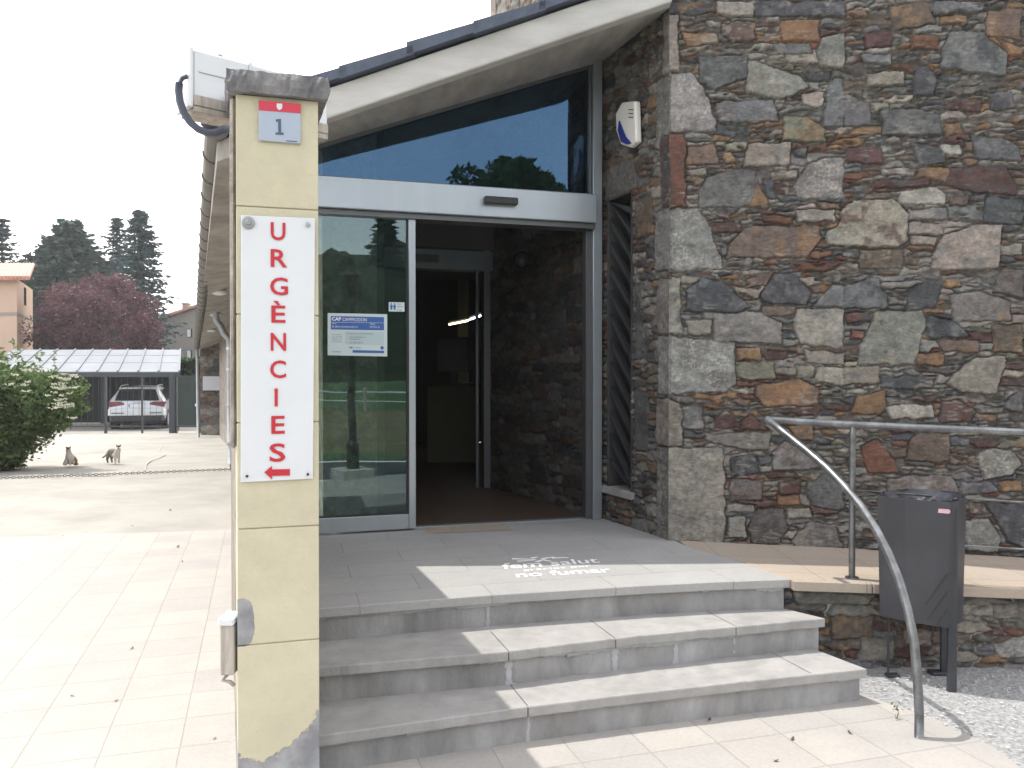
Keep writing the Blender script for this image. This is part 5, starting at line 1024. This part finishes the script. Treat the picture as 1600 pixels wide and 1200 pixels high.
# --- flowering bush at the left
bu=empty('elder_bush',(-8.6,13.2,0),'large green elder bush with white flower heads at the left of the driveway','bush')
cc=[]
for (cx,cy,cz,rx,ry,rz_,n_) in ((-9.0,13.4,.95,1.2,1.0,1.0,9000),(-8.2,13.6,.95,.7,.8,.85,6500),(-8.3,13.3,.40,.55,.6,.45,4500),(-10.5,13.6,1.0,1.3,1.0,1.1,3500)):
    k=int(n_/110); d=rdir(k); pc=d*(RS.uniform(.35,1,k)**.5)[:,None]*np.array([rx,ry,rz_])+np.array([cx,cy,cz]); w=RS.randint(0,k,n_); o=rdir(n_)*(RS.uniform(0,1,n_)**.5*.22)[:,None]; P=pc[w]+o; tone=np.clip(RS.rand(k)[w]*.6+RS.rand(n_)*.45,0,1)
    P[:,2]=np.maximum(P[:,2],.02); cc.append((P,tone))
P=np.concatenate([c[0] for c in cc]); tn=np.concatenate([c[1] for c in cc]); n_=len(P); a=rdir(n_); a[:,2]*=.6; b=np.cross(a,rdir(n_)); b/=np.linalg.norm(b,axis=1)[:,None]+1e-6; s=RS.uniform(.035,.065,n_)[:,None]
leaves('crown',P,a*s,b*s*.5,M['green'],bu,tn)
mb=MB()
for k in range(16):
    x=rnd.uniform(-9.3,-7.4); y=13.4+rnd.uniform(-.3,.3); mb.tube([(x*.3-8.4*.7,y,0),(x,y+rnd.uniform(-.2,.2),rnd.uniform(1.0,1.9))],[.018,.005],5)
mb.build('branches',M['bark'],bu)
# long shoots above the bush
C=[];A=[];B=[]
for k in range(9):
    x=rnd.uniform(-8.9,-7.2); zt=rnd.uniform(1.75,2.15); x2=x+rnd.uniform(-.3,.3)
    for i in range(22):
        s=i/22; C.append((x+(x2-x)*s+rnd.uniform(-.05,.05),13.3+rnd.uniform(-.05,.05),1.2+(zt-1.2)*s)); q=rdir(1)[0]*.05; A.append(q); B.append(np.cross(q,rdir(1)[0])*.5)
leaves('shoots',np.array(C),np.array(A),np.array(B),M['green'],bu)
# flower heads: umbels over the right flank
C=[];A=[];B=[]
for k in range(50):
    if k<38: q=aty(rnd.uniform(88,140),rnd.uniform(585,655),12.75)
    else: q=aty(rnd.uniform(0,100),rnd.uniform(560,640),12.5)
    if k<42 and (q.x>-6.75): q.x-=.15
    rr=rnd.uniform(.04,.085)
    for i in range(28):
        a_=rnd.uniform(0,6.28); r0=rr*rnd.random()**.5; C.append((q.x+r0*math.cos(a_),q.y+r0*math.sin(a_)-.1,q.z+rnd.uniform(-.012,.012)+.3*r0)); v=rdir(1)[0]*.012; A.append(v); B.append(np.cross(v,rdir(1)[0]))
leaves('flower_heads',np.array(C),np.array(A),np.array(B),M['flower'],bu)
# second shrub mass carrying most of the flower heads (same bush, right flank)
k=70; d=rdir(k); pc=d*(RS.uniform(.3,1,k)**.5)[:,None]*np.array([.5,.5,.40])+np.array([-7.42,13.1,1.12]); w=RS.randint(0,k,4200); P=pc[w]+rdir(4200)*(RS.uniform(0,1,4200)**.5*.16)[:,None]; a=rdir(4200); b=np.cross(a,rdir(4200)); b/=np.linalg.norm(b,axis=1)[:,None]+1e-6; s=RS.uniform(.03,.055,4200)[:,None]; P[:,2]=np.maximum(P[:,2],.03); P[:,1]+=.3
leaves('flank',P,a*s,b*s*.5,M['green'],bu)
# --- carport
Z0=-.40
cpn=empty('carport',(-14,31,Z0),'open carport with pale ribbed sheet roof over the parked car','carport')
FR=aty(280,582,29.0); BR=aty(282,547.5,34.0); FL_=aty(0,582,29.0); wv=(FL_-FR); wv.z=0; 
BL=BR+wv
def cpt(s,t,o=0): # s 0..1 right->left, t 0..1 front->back
    p=FR.lerp(BR,t)+wv*s; return Vector((p.x,p.y,p.z+o))
M['sheet']=mat('roof_sheet',(.155,.175,.20),.55,metal=.0,var=.07,ns=1.2,c2=(.21,.23,.25),c2amt=.5)
mb=MB(); mb.hexa([cpt(1.1,0),cpt(0,0),cpt(0,1),cpt(1.1,1),cpt(1.1,0,.03),cpt(0,0,.03),cpt(0,1,.03),cpt(1.1,1,.03)]); rf_=mb.build('roof',M['sheet'],cpn)
mb=MB(); wl=wv.length; nr=int(wl/.71)+2
for i in range(nr):
    s=(i*.715)/wl
    a,b=cpt(s,-.005,.03),cpt(s,1.0,.03); d=wv.normalized()*.03; mb.hexa([a-d,a+d,b+d,b-d,a-d+Vector((0,0,.05)),a+d+Vector((0,0,.05)),b+d+Vector((0,0,.05)),b-d+Vector((0,0,.05))])
mb.build('ribs',mat('rib',(.16,.17,.19),.6),rf_)
mb=MB()
for t_ in (.36,.70):
    a,b=cpt(1.1,t_,.032),cpt(0,t_,.032); mb.hexa([a,b,b+Vector((0,.03,.004)),a+Vector((0,.03,.004)),a+Vector((0,0,.008)),b+Vector((0,0,.008)),b+Vector((0,.03,.01)),a+Vector((0,.03,.01))])
mb.build('laps',M['alu_dark'],rf_)
M['steel_dark']=mat('dark_steel',(.03,.035,.045),.5,var=.1)
mb=MB(); mb.hexa([cpt(1.1,0,-.16),cpt(0,0,-.16),cpt(0,.02,-.16),cpt(1.1,.02,-.16),cpt(1.1,0,-.002),cpt(0,0,-.002),cpt(0,.02,-.002),cpt(1.1,.02,-.002)]); mb.build('front_beam',M['steel_dark'],cpn)
for s,t_ in ((.02,.04),(.02,.95),(.5,.95),(.98,.95),(.98,.04)):
    p=cpt(s,t_,-.02); mb=MB(); mb.box(p.x-.09,p.x+.09,p.y-.09,p.y+.09,Z0-.02,p.z-.02); mb.build('post',M['steel_dark'],cpn)
# dark screen at the back and the hedge behind
mb=MB(); bq0=cpt(-.0,1.05,0); bq1=cpt(1.1,1.05,0); mb.prism([(bq0.x,bq0.y),(bq1.x,bq1.y),(bq1.x,bq1.y+.05),(bq0.x,bq0.y+.05)],Z0,1.85); mb.build('back_screen',mat('green_screen',(.010,.018,.016),.9,var=.2,ns=2),cpn)
hg=empty('hedge',(-14,35.5,Z0),'tall dark clipped hedge behind the carport','hedge')
n_=9000; P=np.stack([RS.uniform(-22,-11.9,n_),RS.uniform(34.7,35.5,n_),RS.uniform(Z0,2.3,n_)],-1); P[:,1]-=0; a=rdir(n_); b=np.cross(a,rdir(n_)); b/=np.linalg.norm(b,axis=1)[:,None]+1e-6
leaves('foliage',P,a*.12,b*.08,M['darkgreen'],hg); mb=MB(); mb.box(-22,-11.9,34.9,35.4,Z0,2.2); mb.build('core',mat('hedge_core',(.012,.02,.01),1,var=.2),hg)
# --- gate
gy=27.6
gt_=empty('metal_gate',(-12,gy,Z0+.02),'dark metal driveway gate of thin uprights in front of the carport','gate')
def gx(px): return (px-800)/F*gy
gz=aty(300,587,gy).z; gb=aty(300,667,gy).z
mb=MB(); mb.box(gx(60),gx(313),gy-.02,gy+.02,gz-.04,gz); mb.box(gx(60),gx(313),gy-.02,gy+.02,gb-.01,gb+.035); mb.build('frame',M['steel_dark'],gt_)
for px_ in (222,): mb=MB(); mb.box(gx(px_)-.025,gx(px_)+.025,gy-.03,gy+.03,Z0,gz-.041); mb.build('middle_post',M['steel_dark'],gt_)
for px_,w in ((313,.09),(270,.11),(165,.03),(275.5,.03)):
    mb=MB(); mb.box(gx(px_)-w,gx(px_)+w,gy-.05,gy+.05,Z0,gz+.01); mb.build('gate_post',M['steel_dark'],gt_)
mb=MB()
for px_ in range(100,262,9):
    if px_ in(163,): continue
    mb.box(gx(px_)-.004,gx(px_)+.004,gy-.004,gy+.004,gb+.036,gz-.041)
mb.build('bars',M['steel_dark'],gt_)
mb=MB(); mb.box(gx(276)+.04,gx(311),gy-.006,gy+.006,gb+.04,gz-.042); mb.build('mesh_panel',mat('mesh_green',(.03,.045,.04),.8,var=.25,ns=3),gt_)
q=aty(307,633,gy-.08); mb=MB(); mb.ball(q,.055,10,8); mb.build('knob',M['white_paint'],gt_,smooth=True)
# --- stone return with the notice board at the far end
fwp=Plane(((312.5-800)/F*26.6,26.6),0)
fwl=empty('stone_wall_end',(fwp.O.x+.4,26.7,Z0),'dark rubble wall end with a plain grey board beside the gate','wall')
stone_face('wall',fwl,fwp,0,1.3,Z0,3.2,.03,[],seed=51,ax=(.12,.3),az=(.05,.11),n_try=900,pin0=False,relief=.05,top=lambda u:np.array([eave_z(fwp.O.x+float(x),26.6)-.02 for x in u]),dark=.8)
mb=MB(); mb.box(fwp.O.x,fwp.O.x+1.3,26.7,27.0,Z0,2.3); mb.build('wall_core',M['rough'],fwl)
nbd=empty('notice_board',aty(333,610,26.5),'plain pale grey board fixed to the dark stone wall by the gate','board')
a=aty(318,610,26.5); b=aty(348,588,26.5); mb=MB(); mb.box(a.x,b.x,26.44,26.5,a.z,b.z); mb.build('board',mat('board_grey',(.42,.42,.45),.6,var=.03),nbd,bevel=.01)
ic=empty('intercom',aty(352,600,26.5),'small white intercom box between the grey board and the downpipe','intercom')
mb=MB(); a=aty(349.5,600,26.45); mb.box(a.x,a.x+.10,26.40,26.45,a.z,a.z+.12); mb.build('case',M['white_paint'],ic); mb=MB(); mb.ball((a.x+.05,26.38,a.z-.12),.045,8,6); mb.build('button',M['white_paint'],ic)
# soffit lamps
t0=None
for i,(x,y,Y) in enumerate(((343,512,12.0),(336,532,15.5),(330,547,19.5))):
    X=(x-800)/F*Y; z=eave_z(X,Y); 
    o=empty('soffit_lamp',(X,Y,z-.03),('nearest','middle','farthest')[i]+' round white lamp under the eaves of the side wing','lamp','lamps under the side eaves')
    mb=MB(); mb.ball((X,Y,z-.012),(.12,.12,.05),14,8); mb.build('shade',M['white_paint'],o,smooth=True)
# --- car
def make_car(name,x,y,label,paint,rz,cat='car',grp=None):
    o=bpy.data.objects.new(name,None); COL.objects.link(o); tag(o,label,cat,grp)
    Wd=1.88; hw=Wd/2
    # cross-section columns: stations along length (y), rear at 0 -> front 4.6 ; per station: half width low, half width shoulder, z belt, half width roof, z top
    st=[(-.02,.80,.84,.78,.84,.80),(.03,.90,.92,.98,.86,1.02),(.20,.93,.935,1.02,.72,1.30),(.50,.94,.94,1.02,.66,1.50),(1.2,.94,.94,1.01,.66,1.56),(2.2,.94,.94,1.0,.65,1.55),(2.9,.94,.94,.98,.62,1.38),(3.5,.93,.93,.96,.74,1.02),(4.2,.90,.90,.86,.70,.92),(4.55,.78,.80,.62,.62,.74)]
    zlow=.36; rows=[]; vs=[]; 
    for (yy,wl,ws,zb_,wr,zt_) in st:
        sec=[(-wl*.96,zlow),(-wl,.52),(-ws,zb_-.22),(-ws*.985,zb_),(-wr,zt_-.07),(-wr*.82,zt_-.01),(0,zt_+.012),(wr*.82,zt_-.01),(wr,zt_-.07),(ws*.985,zb_),(ws,zb_-.22),(wl,.52),(wl*.96,zlow)]
        vs+=[(a,yy,b) for a,b in sec]
    k=13; fs=[]
    for i in range(len(st)-1):
        for j in range(k-1): fs.append((i*k+j,i*k+j+1,(i+1)*k+j+1,(i+1)*k+j))
        fs.append((i*k+k-1,i*k,(i+1)*k,(i+1)*k+k-1))
    fs.append(tuple(range(k-1,-1,-1))); fs.append(tuple((len(st)-1)*k+j for j in range(k)))
    def P(nm,mb,m,par=None,bevel=0,smooth=False):
        me=bpy.data.meshes.new(nm); me.from_pydata(mb.v,[],mb.f); me.update(); me.materials.append(m)
        if smooth: me.polygons.foreach_set('use_smooth',[True]*len(me.polygons))
        ob=bpy.data.objects.new(nm,me); COL.objects.link(ob); ob.parent=par or o
        if bevel: b=ob.modifiers.new('b','BEVEL'); b.width=bevel; b.segments=2; b.limit_method='ANGLE'; b.angle_limit=R(30)
        return ob
    mb=MB(); mb.add(vs,fs); body=P('body',mb,paint,None,.025)
    # tail: bumper bulge
    mb=MB(); mb.prism([(-.88,-.10),(.88,-.10),(.95,.0),(.95,.5),(-.95,.5),(-.95,.0)],.50,.74); P('bumper',mb,paint,body,.03)
    mb=MB(); mb.prism([(-.84,-.07),(.84,-.07),(.90,.02),(.90,.45),(-.90,.45),(-.90,.02)],.30,.498); P('lower_bumper',mb,M['black'],body,.02)
    for sx_ in (-1,1): mb=MB(); mb.box(min(sx_*.42,sx_*.82),max(sx_*.42,sx_*.82),-.115,-.10,.585,.615); P('reflector',mb,M['black'],body)
    # rear window
    mb=MB(); mb.hexa([(-.73,-.0,1.04),(.73,-.0,1.04),(.73,.06,1.04),(-.73,.06,1.04),(-.60,.235,1.42),(.60,.235,1.42),(.60,.31,1.42),(-.60,.31,1.42)]); P('rear_window',mb,M['dark_glass'],None)
    mb=MB(); mb.prism([(-.62,.20),(.62,.20),(.60,.5),(-.60,.5)],1.455,1.50); P('spoiler',mb,paint,body,.01)
    for sx_ in (-1,1):
        mb=MB(); mb.add([(sx_*.42,-.035,.90),(sx_*.90,-.02,.80),(sx_*.935,.02,1.0),(sx_*.55,-.02,1.0),(sx_*.42,-.03,.95)]+[(sx_*.42,.08,.90),(sx_*.90,.10,.80),(sx_*.942,.25,1.0),(sx_*.55,.08,1.0),(sx_*.42,.08,.95)],[(0,1,2,3,4),(9,8,7,6,5),(0,5,6,1),(1,6,7,2),(2,7,8,3),(3,8,9,4),(4,9,5,0)])
        P('tail_light',mb,M['tail'],None,.006)
        for yy in (.82,3.65):
            mb=MB(); mb.tube([(sx_*.70,yy,.35),(sx_*.95,yy,.35)],.35,22); wo=P('wheel',mb,M['rubber'],None,.02); mb=MB(); mb.tube([(sx_*.951,yy,.35),(sx_*.956,yy,.35)],.23,16); P('rim',mb,M['alu'],wo)
        mb=MB(); mb.hexa([(sx_*.87,.55,1.05),(sx_*.945,.55,1.03),(sx_*.945,2.7,1.01),(sx_*.87,2.7,1.03),(sx_*.685,.75,1.42),(sx_*.70,.75,1.41),(sx_*.70,2.3,1.42),(sx_*.685,2.3,1.43)]); P('side_window',mb,M['dark_glass'],None)
        mb=MB(); mb.ball((sx_*1.02,2.75,1.08),(.11,.05,.08),12,8); P('mirror',mb,paint,None,0,True)
        mb=MB(); mb.tube([(sx_*.60,.45,1.50),(sx_*.60,.6,1.565),(sx_*.60,2.2,1.59),(sx_*.60,2.35,1.54)],.018,6); P('roof_rail',mb,M['alu'],None)
    mb=MB(); mb.box(-.27,.27,-.045,-.03,.80,.91); pl_=P('number_plate',mb,M['white_paint']); mb=MB(); mb.box(-.30,.30,-.042,-.028,.915,.93); P('plate_trim',mb,M['alu'],None)
    mb=MB(); mb.box(-.27,-.235,-.048,-.0455,.80,.91); P('plate_stripe',mb,M['poster_blue'],pl_)
    mb=MB()
    for q in range(4):
        cx=-.075+q*.05; ring=[(cx+.030*math.cos(t*.5236),-.032,.965+.030*math.sin(t*.5236)) for t in range(13)]; mb.tube(ring,.0045,5,cap=False)
    P('emblem',mb,M['alu'],None)
    mb=MB(); mb.box(-.85,.85,.4,4.2,.2,.40); P('underbody',mb,M['black'],body)
    o.location=(x,y,Z0); o.rotation_euler=(0,0,rz); return o
M['tail']=mat('tail_red',(.14,.012,.02),.2,var=.05); M['car_silver']=mat('silver_paint',(.58,.61,.64),.3,metal=.2,var=.02,coat=.6); M['car_dark']=mat('dark_paint',(.02,.022,.028),.3,var=.02,coat=.5)
cx_=(214-800)/F*29.6
make_car('parked_car',cx_,29.6,'silver estate SUV parked tail out under the carport',M['car_silver'],R(17))
# ================================================ FAR BACKGROUND
M['house_peach']=mat('peach_render',(.50,.36,.28),.9,var=.05,ns=1); M['house_grey']=mat('grey_render',(.28,.26,.235),.9,var=.04,ns=1)
def tile_roof(mb,p00,p10,p01,p11,n,r=.06):
    for i in range(n):
        s=(i+.5)/n; a=Vector(p00).lerp(Vector(p10),s); b=Vector(p01).lerp(Vector(p11),s); mb.tube([a,b],r,7)
M['rooftile']=mat('clay_tiles',(.42,.17,.12),.85,var=.25,ns=5); M['rooftile_pale']=mat('pale_clay_tiles',(.50,.30,.25),.85,var=.25,ns=5)
h1=empty('peach_house',(-26,41,Z0),'peach rendered house with red tiled roof at the left edge','house')
c=aty(26,435,38); c2=Vector((c.x-2.15,c.y+5,0)); zt=c.z
mb=MB(); mb.prism([(c.x-7,c.y+.4),(c.x,c.y),(c2.x,c2.y),(c2.x-5,c2.y+1)],Z0,zt); mb.build('wall',M['house_peach'],h1)
mb=MB(); zs_=aty(20,490,38).z; mb.prism([(c.x-7,c.y+.36),(c.x+.04,c.y-.05),(c2.x+.04,c2.y-.05),(c2.x,c2.y)],zs_-.06,zs_+.06); mb.build('string_course',M['house_grey'],h1)
wa=Vector((c.x,c.y,0)).lerp(Vector((c2.x,c2.y,0)),.42); wb=Vector((c.x,c.y,0)).lerp(Vector((c2.x,c2.y,0)),.55); mb=MB(); mb.prism([(wa.x+.03,wa.y-.02),(wb.x+.03,wb.y-.02),(wb.x-.05,wb.y+.02),(wa.x-.05,wa.y+.02)],aty(38,476,40).z,aty(38,448,40).z); mb.build('window',M['dark_glass'],h1)
mb=MB(); e0=Vector((c.x-8,c.y-.3,zt)); e1_=Vector((aty(46,436,37.6).x,37.6,zt)); r0=aty(-200,411,42.5); r1=aty(54,413,42.5); 
mb.add([e0,e1_,r1,Vector((r0.x,42.5,r1.z))]+[e0+Vector((0,0,-.12)),e1_+Vector((0,0,-.12)),r1+Vector((0,0,-.12)),Vector((r0.x,42.5,r1.z-.12))],[(0,1,2,3),(7,6,5,4),(0,4,5,1),(1,5,6,2)])
rf=mb.build('roof',M['rooftile'],h1); mb=MB(); tile_roof(mb,e0,e1_,Vector((r0.x,42.5,r1.z)),r1,52,.085); mb.build('tiles',M['rooftile_pale'],rf); 
h2=empty('grey_house',(-22,57,Z0),'distant grey rendered house with chimney beyond the carport','house')
Y=55; a=aty(256,499,Y); b=aty(330,474,Y); mb=MB(); mb.add([(a.x-2.5,Y,Z0),(b.x,Y,Z0),b,a,(a.x-2.5,Y,a.z-.9),(a.x-2.5,Y+8,Z0),(b.x,Y+8,Z0),(b.x,Y+8,b.z),(a.x,Y+8,a.z),(a.x-2.5,Y+8,a.z-.9)],[(0,1,2,3,4),(9,8,7,6,5),(0,4,9,5),(1,6,7,2)]); mb.build('wall',M['house_grey'],h2)
mb=MB(); u_=Vector((0,0,.14)); aa=a+(a-b)*.9+Vector((0,-.4,.06)); bb=b+Vector((0,-.4,.06)); mb.hexa([aa,bb,bb+Vector((0,9,0)),aa+Vector((0,9,0)),aa+u_,bb+u_,bb+Vector((0,9,0))+u_,aa+Vector((0,9,0))+u_]); rf=mb.build('roof',M['rooftile_pale'],h2)
q=aty(289,480,57); mb=MB(); mb.box(q.x-.2,q.x+.2,57,57.5,q.z-.8,q.z+.22); mb.box(q.x-.26,q.x+.26,56.95,57.55,q.z+.22,q.z+.30); mb.build('chimney',M['house_grey'],rf)
mb=MB(); p0=aty(240,496.5,60); p1=aty(284,487,60); mb.add([p0,(p1.x,60,p0.z),(p1.x,64,p1.z+.4),(p0.x,64,p1.z+.4)],[(0,1,2,3)]); mb.build('rear_roof',M['rooftile'],rf)
for y0,y1 in ((514,527),(547,560)):
    a_=aty(292,y1,Y-.03); b_=aty(300,y0,Y-.03); mb=MB(); mb.box(a_.x,b_.x,Y-.05,Y-.01,a_.z,b_.z); w_=mb.build('window',M['dark_glass'],h2); mb=MB(); mb.box(a_.x+.03,b_.x-.08,Y-.08,Y-.052,a_.z+.03,b_.z-.03); mb.build('shutter',M['white_paint'],w_)
def at_t(px,py,Y): q=aty(px,py,Y); return q
q=aty(218,327,50); conifer('fir_tree',q.x,q.y,Z0,q.z,3.1,M['needle'],'tallest dark fir tinted hazy blue, right of the background trees','conifers behind the carport',levels=57,nb=13,q=12,pw=.62,low=.12,droop=.30)
q=aty(183,337,55); conifer('fir_tree',q.x,q.y,Z0,q.z,3.0,M['needle'],'thinner fir just left of the tallest fir','conifers behind the carport',levels=47,nb=9,q=11,pw=.7)
q=aty(108,347,52); conifer('cypress_tree',q.x,q.y,Z0,q.z,3.0,M['needle2'],'dense dark conifer with pointed top behind the purple tree','conifers behind the carport',levels=55,nb=15,q=12,droop=-.35,pw=.5,thin=1.4)
q=aty(82,372,51); conifer('cypress_tree',q.x,q.y,Z0,q.z,2.2,M['needle2'],'dark conifer rising beside the peach house roof','conifers behind the carport',levels=42,nb=14,q=11,droop=-.35,pw=.45,thin=1.4)
q=aty(140,384,54); conifer('cypress_tree',q.x,q.y,Z0,q.z,2.0,M['needle2'],'shorter dark conifer between the dense conifer and the firs','conifers behind the carport',levels=37,nb=13,q=11,droop=-.3,pw=.5,thin=1.3)
q=aty(3,338,50); conifer('cedar_tree',q.x,q.y,Z0,q.z,2.4,M['needle'],'airy cedar behind the peach house at the left edge','conifers behind the carport',levels=37,nb=8,q=12,droop=.1,pw=.6)
q=aty(48,398,56); conifer('cypress_tree',q.x,q.y,Z0,q.z,2.2,M['needle2'],'low conifer seen over the peach house roof','conifers behind the carport',levels=32,nb=12,q=11,pw=.5,thin=1.4,droop=-.2)
q=aty(165,405,58); conifer('cypress_tree',q.x,q.y,Z0,q.z,2.0,M['needle2'],'small dark conifer low between the firs and the purple tree','conifers behind the carport',levels=30,nb=12,q=11,pw=.45,thin=1.4,droop=-.2)
pt=empty('purple_tree',aty(150,588,40),'round purple-leaved tree behind the carport roof','tree'); pc=aty(152,505,40)
pt.location.z=Z0; mb=MB(); mb.tube([(pc.x,pc.y,Z0),(pc.x,pc.y,pc.z)],[.2,.1],8)
for k in range(7):
    d=rdir(1)[0]; mb.tube([(pc.x,pc.y,1.2),(pc.x+d[0]*2,pc.y+d[1]*2,pc.z+abs(d[2])*1.8)],[.09,.02],5)
mb.build('trunk',M['bark'],pt); crown(pc.x,pc.y,pc.z-.2,2.75,2.5,2.45,26000,.085,M['plum'],pt,clumps=120,low=-.8)
# ================================================ BEHIND THE CAMERA (mirrored in the glass)
def broad(name,p,H,rx,n_,label,grp=None,base=None):
    t=empty(name,(p[0],p[1],p[2]),label,'tree',grp); mb=MB(); mb.tube([(p[0],p[1],p[2]),(p[0],p[1],p[2]+H*.6)],[.22,.1],8); mb.build('trunk',M['bark'],t); crown(p[0],p[1],p[2]+H*.66,rx,rx,H*.34,n_,.16,M['broad'],t,clumps=45); return t
dd_=Vector((.558,-.828,0)); pb=Vector((.35,5.95,0))+dd_*25+Vector((.83,.56,0))*-.45
broad('lime_tree',(pb.x,pb.y,1.0),9.0,2.0,9000,'tall leafy tree across the road, mirrored above the door','trees across the road')
pb=Vector((.35,5.95,0))+dd_*26+Vector((.83,.56,0))*3.0
broad('lime_tree',(pb.x,pb.y,1.0),7.2,1.3,3000,'smaller leafy tree right of the tall one across the road','trees across the road')
src=None; r9=random.Random(3); k=0
for (d,s,zt) in ((38,-3.4,10.5),(46,1.2,11.5),(36,5.5,10.0),(40,-6,9.5),(37,8.5,11),(42,11,12),(35,-9.5,8.5),(44,4,12.5),(33,14,10),(44,-1,8.5),(42,-7,8.0),(30,5,6.5),(31,9,7)):
    x,y=back(d,s)
    if src is None: src=conifer('spruce_tree',x,y,1.2,zt,2.0,M['needle2'],'dark spruce on the slope across the road','spruces on the slope across the road',levels=32,nb=10,q=10,thin=1.6); sz=zt-1.2
    else:
        c=copy_tree(src); c.location=(x,y,1.2); f_=(zt-1.2)/sz; c.scale=(f_*1.15,f_*1.15,f_); c.rotation_euler=(0,0,r9.uniform(0,6))
# post and wire fence on the bank
fe=empty('wire_fence',(*back(13.5,0),.75),'post and two-rail fence along the bank across the road','fence')
a=back(13.5,-30); b=back(13.5,30); mb=MB(); mb.tube([(*a,1.15),(*b,1.15)],.02,6); mb.tube([(*a,.95),(*b,.95)],.015,6); mb.build('rails',M['white_paint'],fe)
for k in range(-12,13,2): q=back(13.5,k); mb=MB(); mb.tube([(*q,.7),(*q,1.25)],.04,6); mb.build('fence_post',M['wood'],fe)
# street lamp mirrored in the leaf
lr=ray(549,700); 
def mirror_pos(px,tot):
    d=ray(px,588); d.z=0; d.normalize(); n=DP.n; O=DP.O; t=(O.dot(n))/d.dot(n); h=d*t; r_=d-n*2*d.dot(n); return h+r_*(tot-t)
q=mirror_pos(549,12.7); ls=empty('street_lamp',q,'dark street lamp post on a square base at the roadside','street lamp')
mb=MB(); mb.tube([(q.x,q.y,.12),(q.x,q.y,.5),(q.x,q.y,.55),(q.x,q.y,3.0)],[.10,.10,.055,.05],12); mb.build('pole',M['black'],ls,smooth=False)
mb=MB(); mb.box(q.x-.25,q.x+.25,q.y-.25,q.y+.25,-.02,.12); mb.build('base',M['concrete'],ls); mb=MB(); mb.tube([(q.x,q.y,2.6),(q.x,q.y,3.0),(q.x,q.y,3.15)],[.13,.2,.03],8); mb.build('lantern',M['black'],ls)

# ================================================ LENS GLARE, imitated by a thin air volume added over the scene
hz_=MB(); hz_.box(-66,45,-50,78,-1.2,15.2)
HM=bpy.data.materials.new('glare_veil_air'); HM.use_nodes=True; t=HM.node_tree; t.nodes.clear(); o_=N(t,'ShaderNodeOutputMaterial'); pv=N(t,'ShaderNodeVolumePrincipled'); pv.inputs['Color'].default_value=(.93,.96,1,1); pv.inputs['Density'].default_value=.0009; pv.inputs['Anisotropy'].default_value=.3; t.links.new(pv.outputs[0],o_.inputs['Volume'])
tag(hz_.build('glare_veil',HM),kind='stuff')
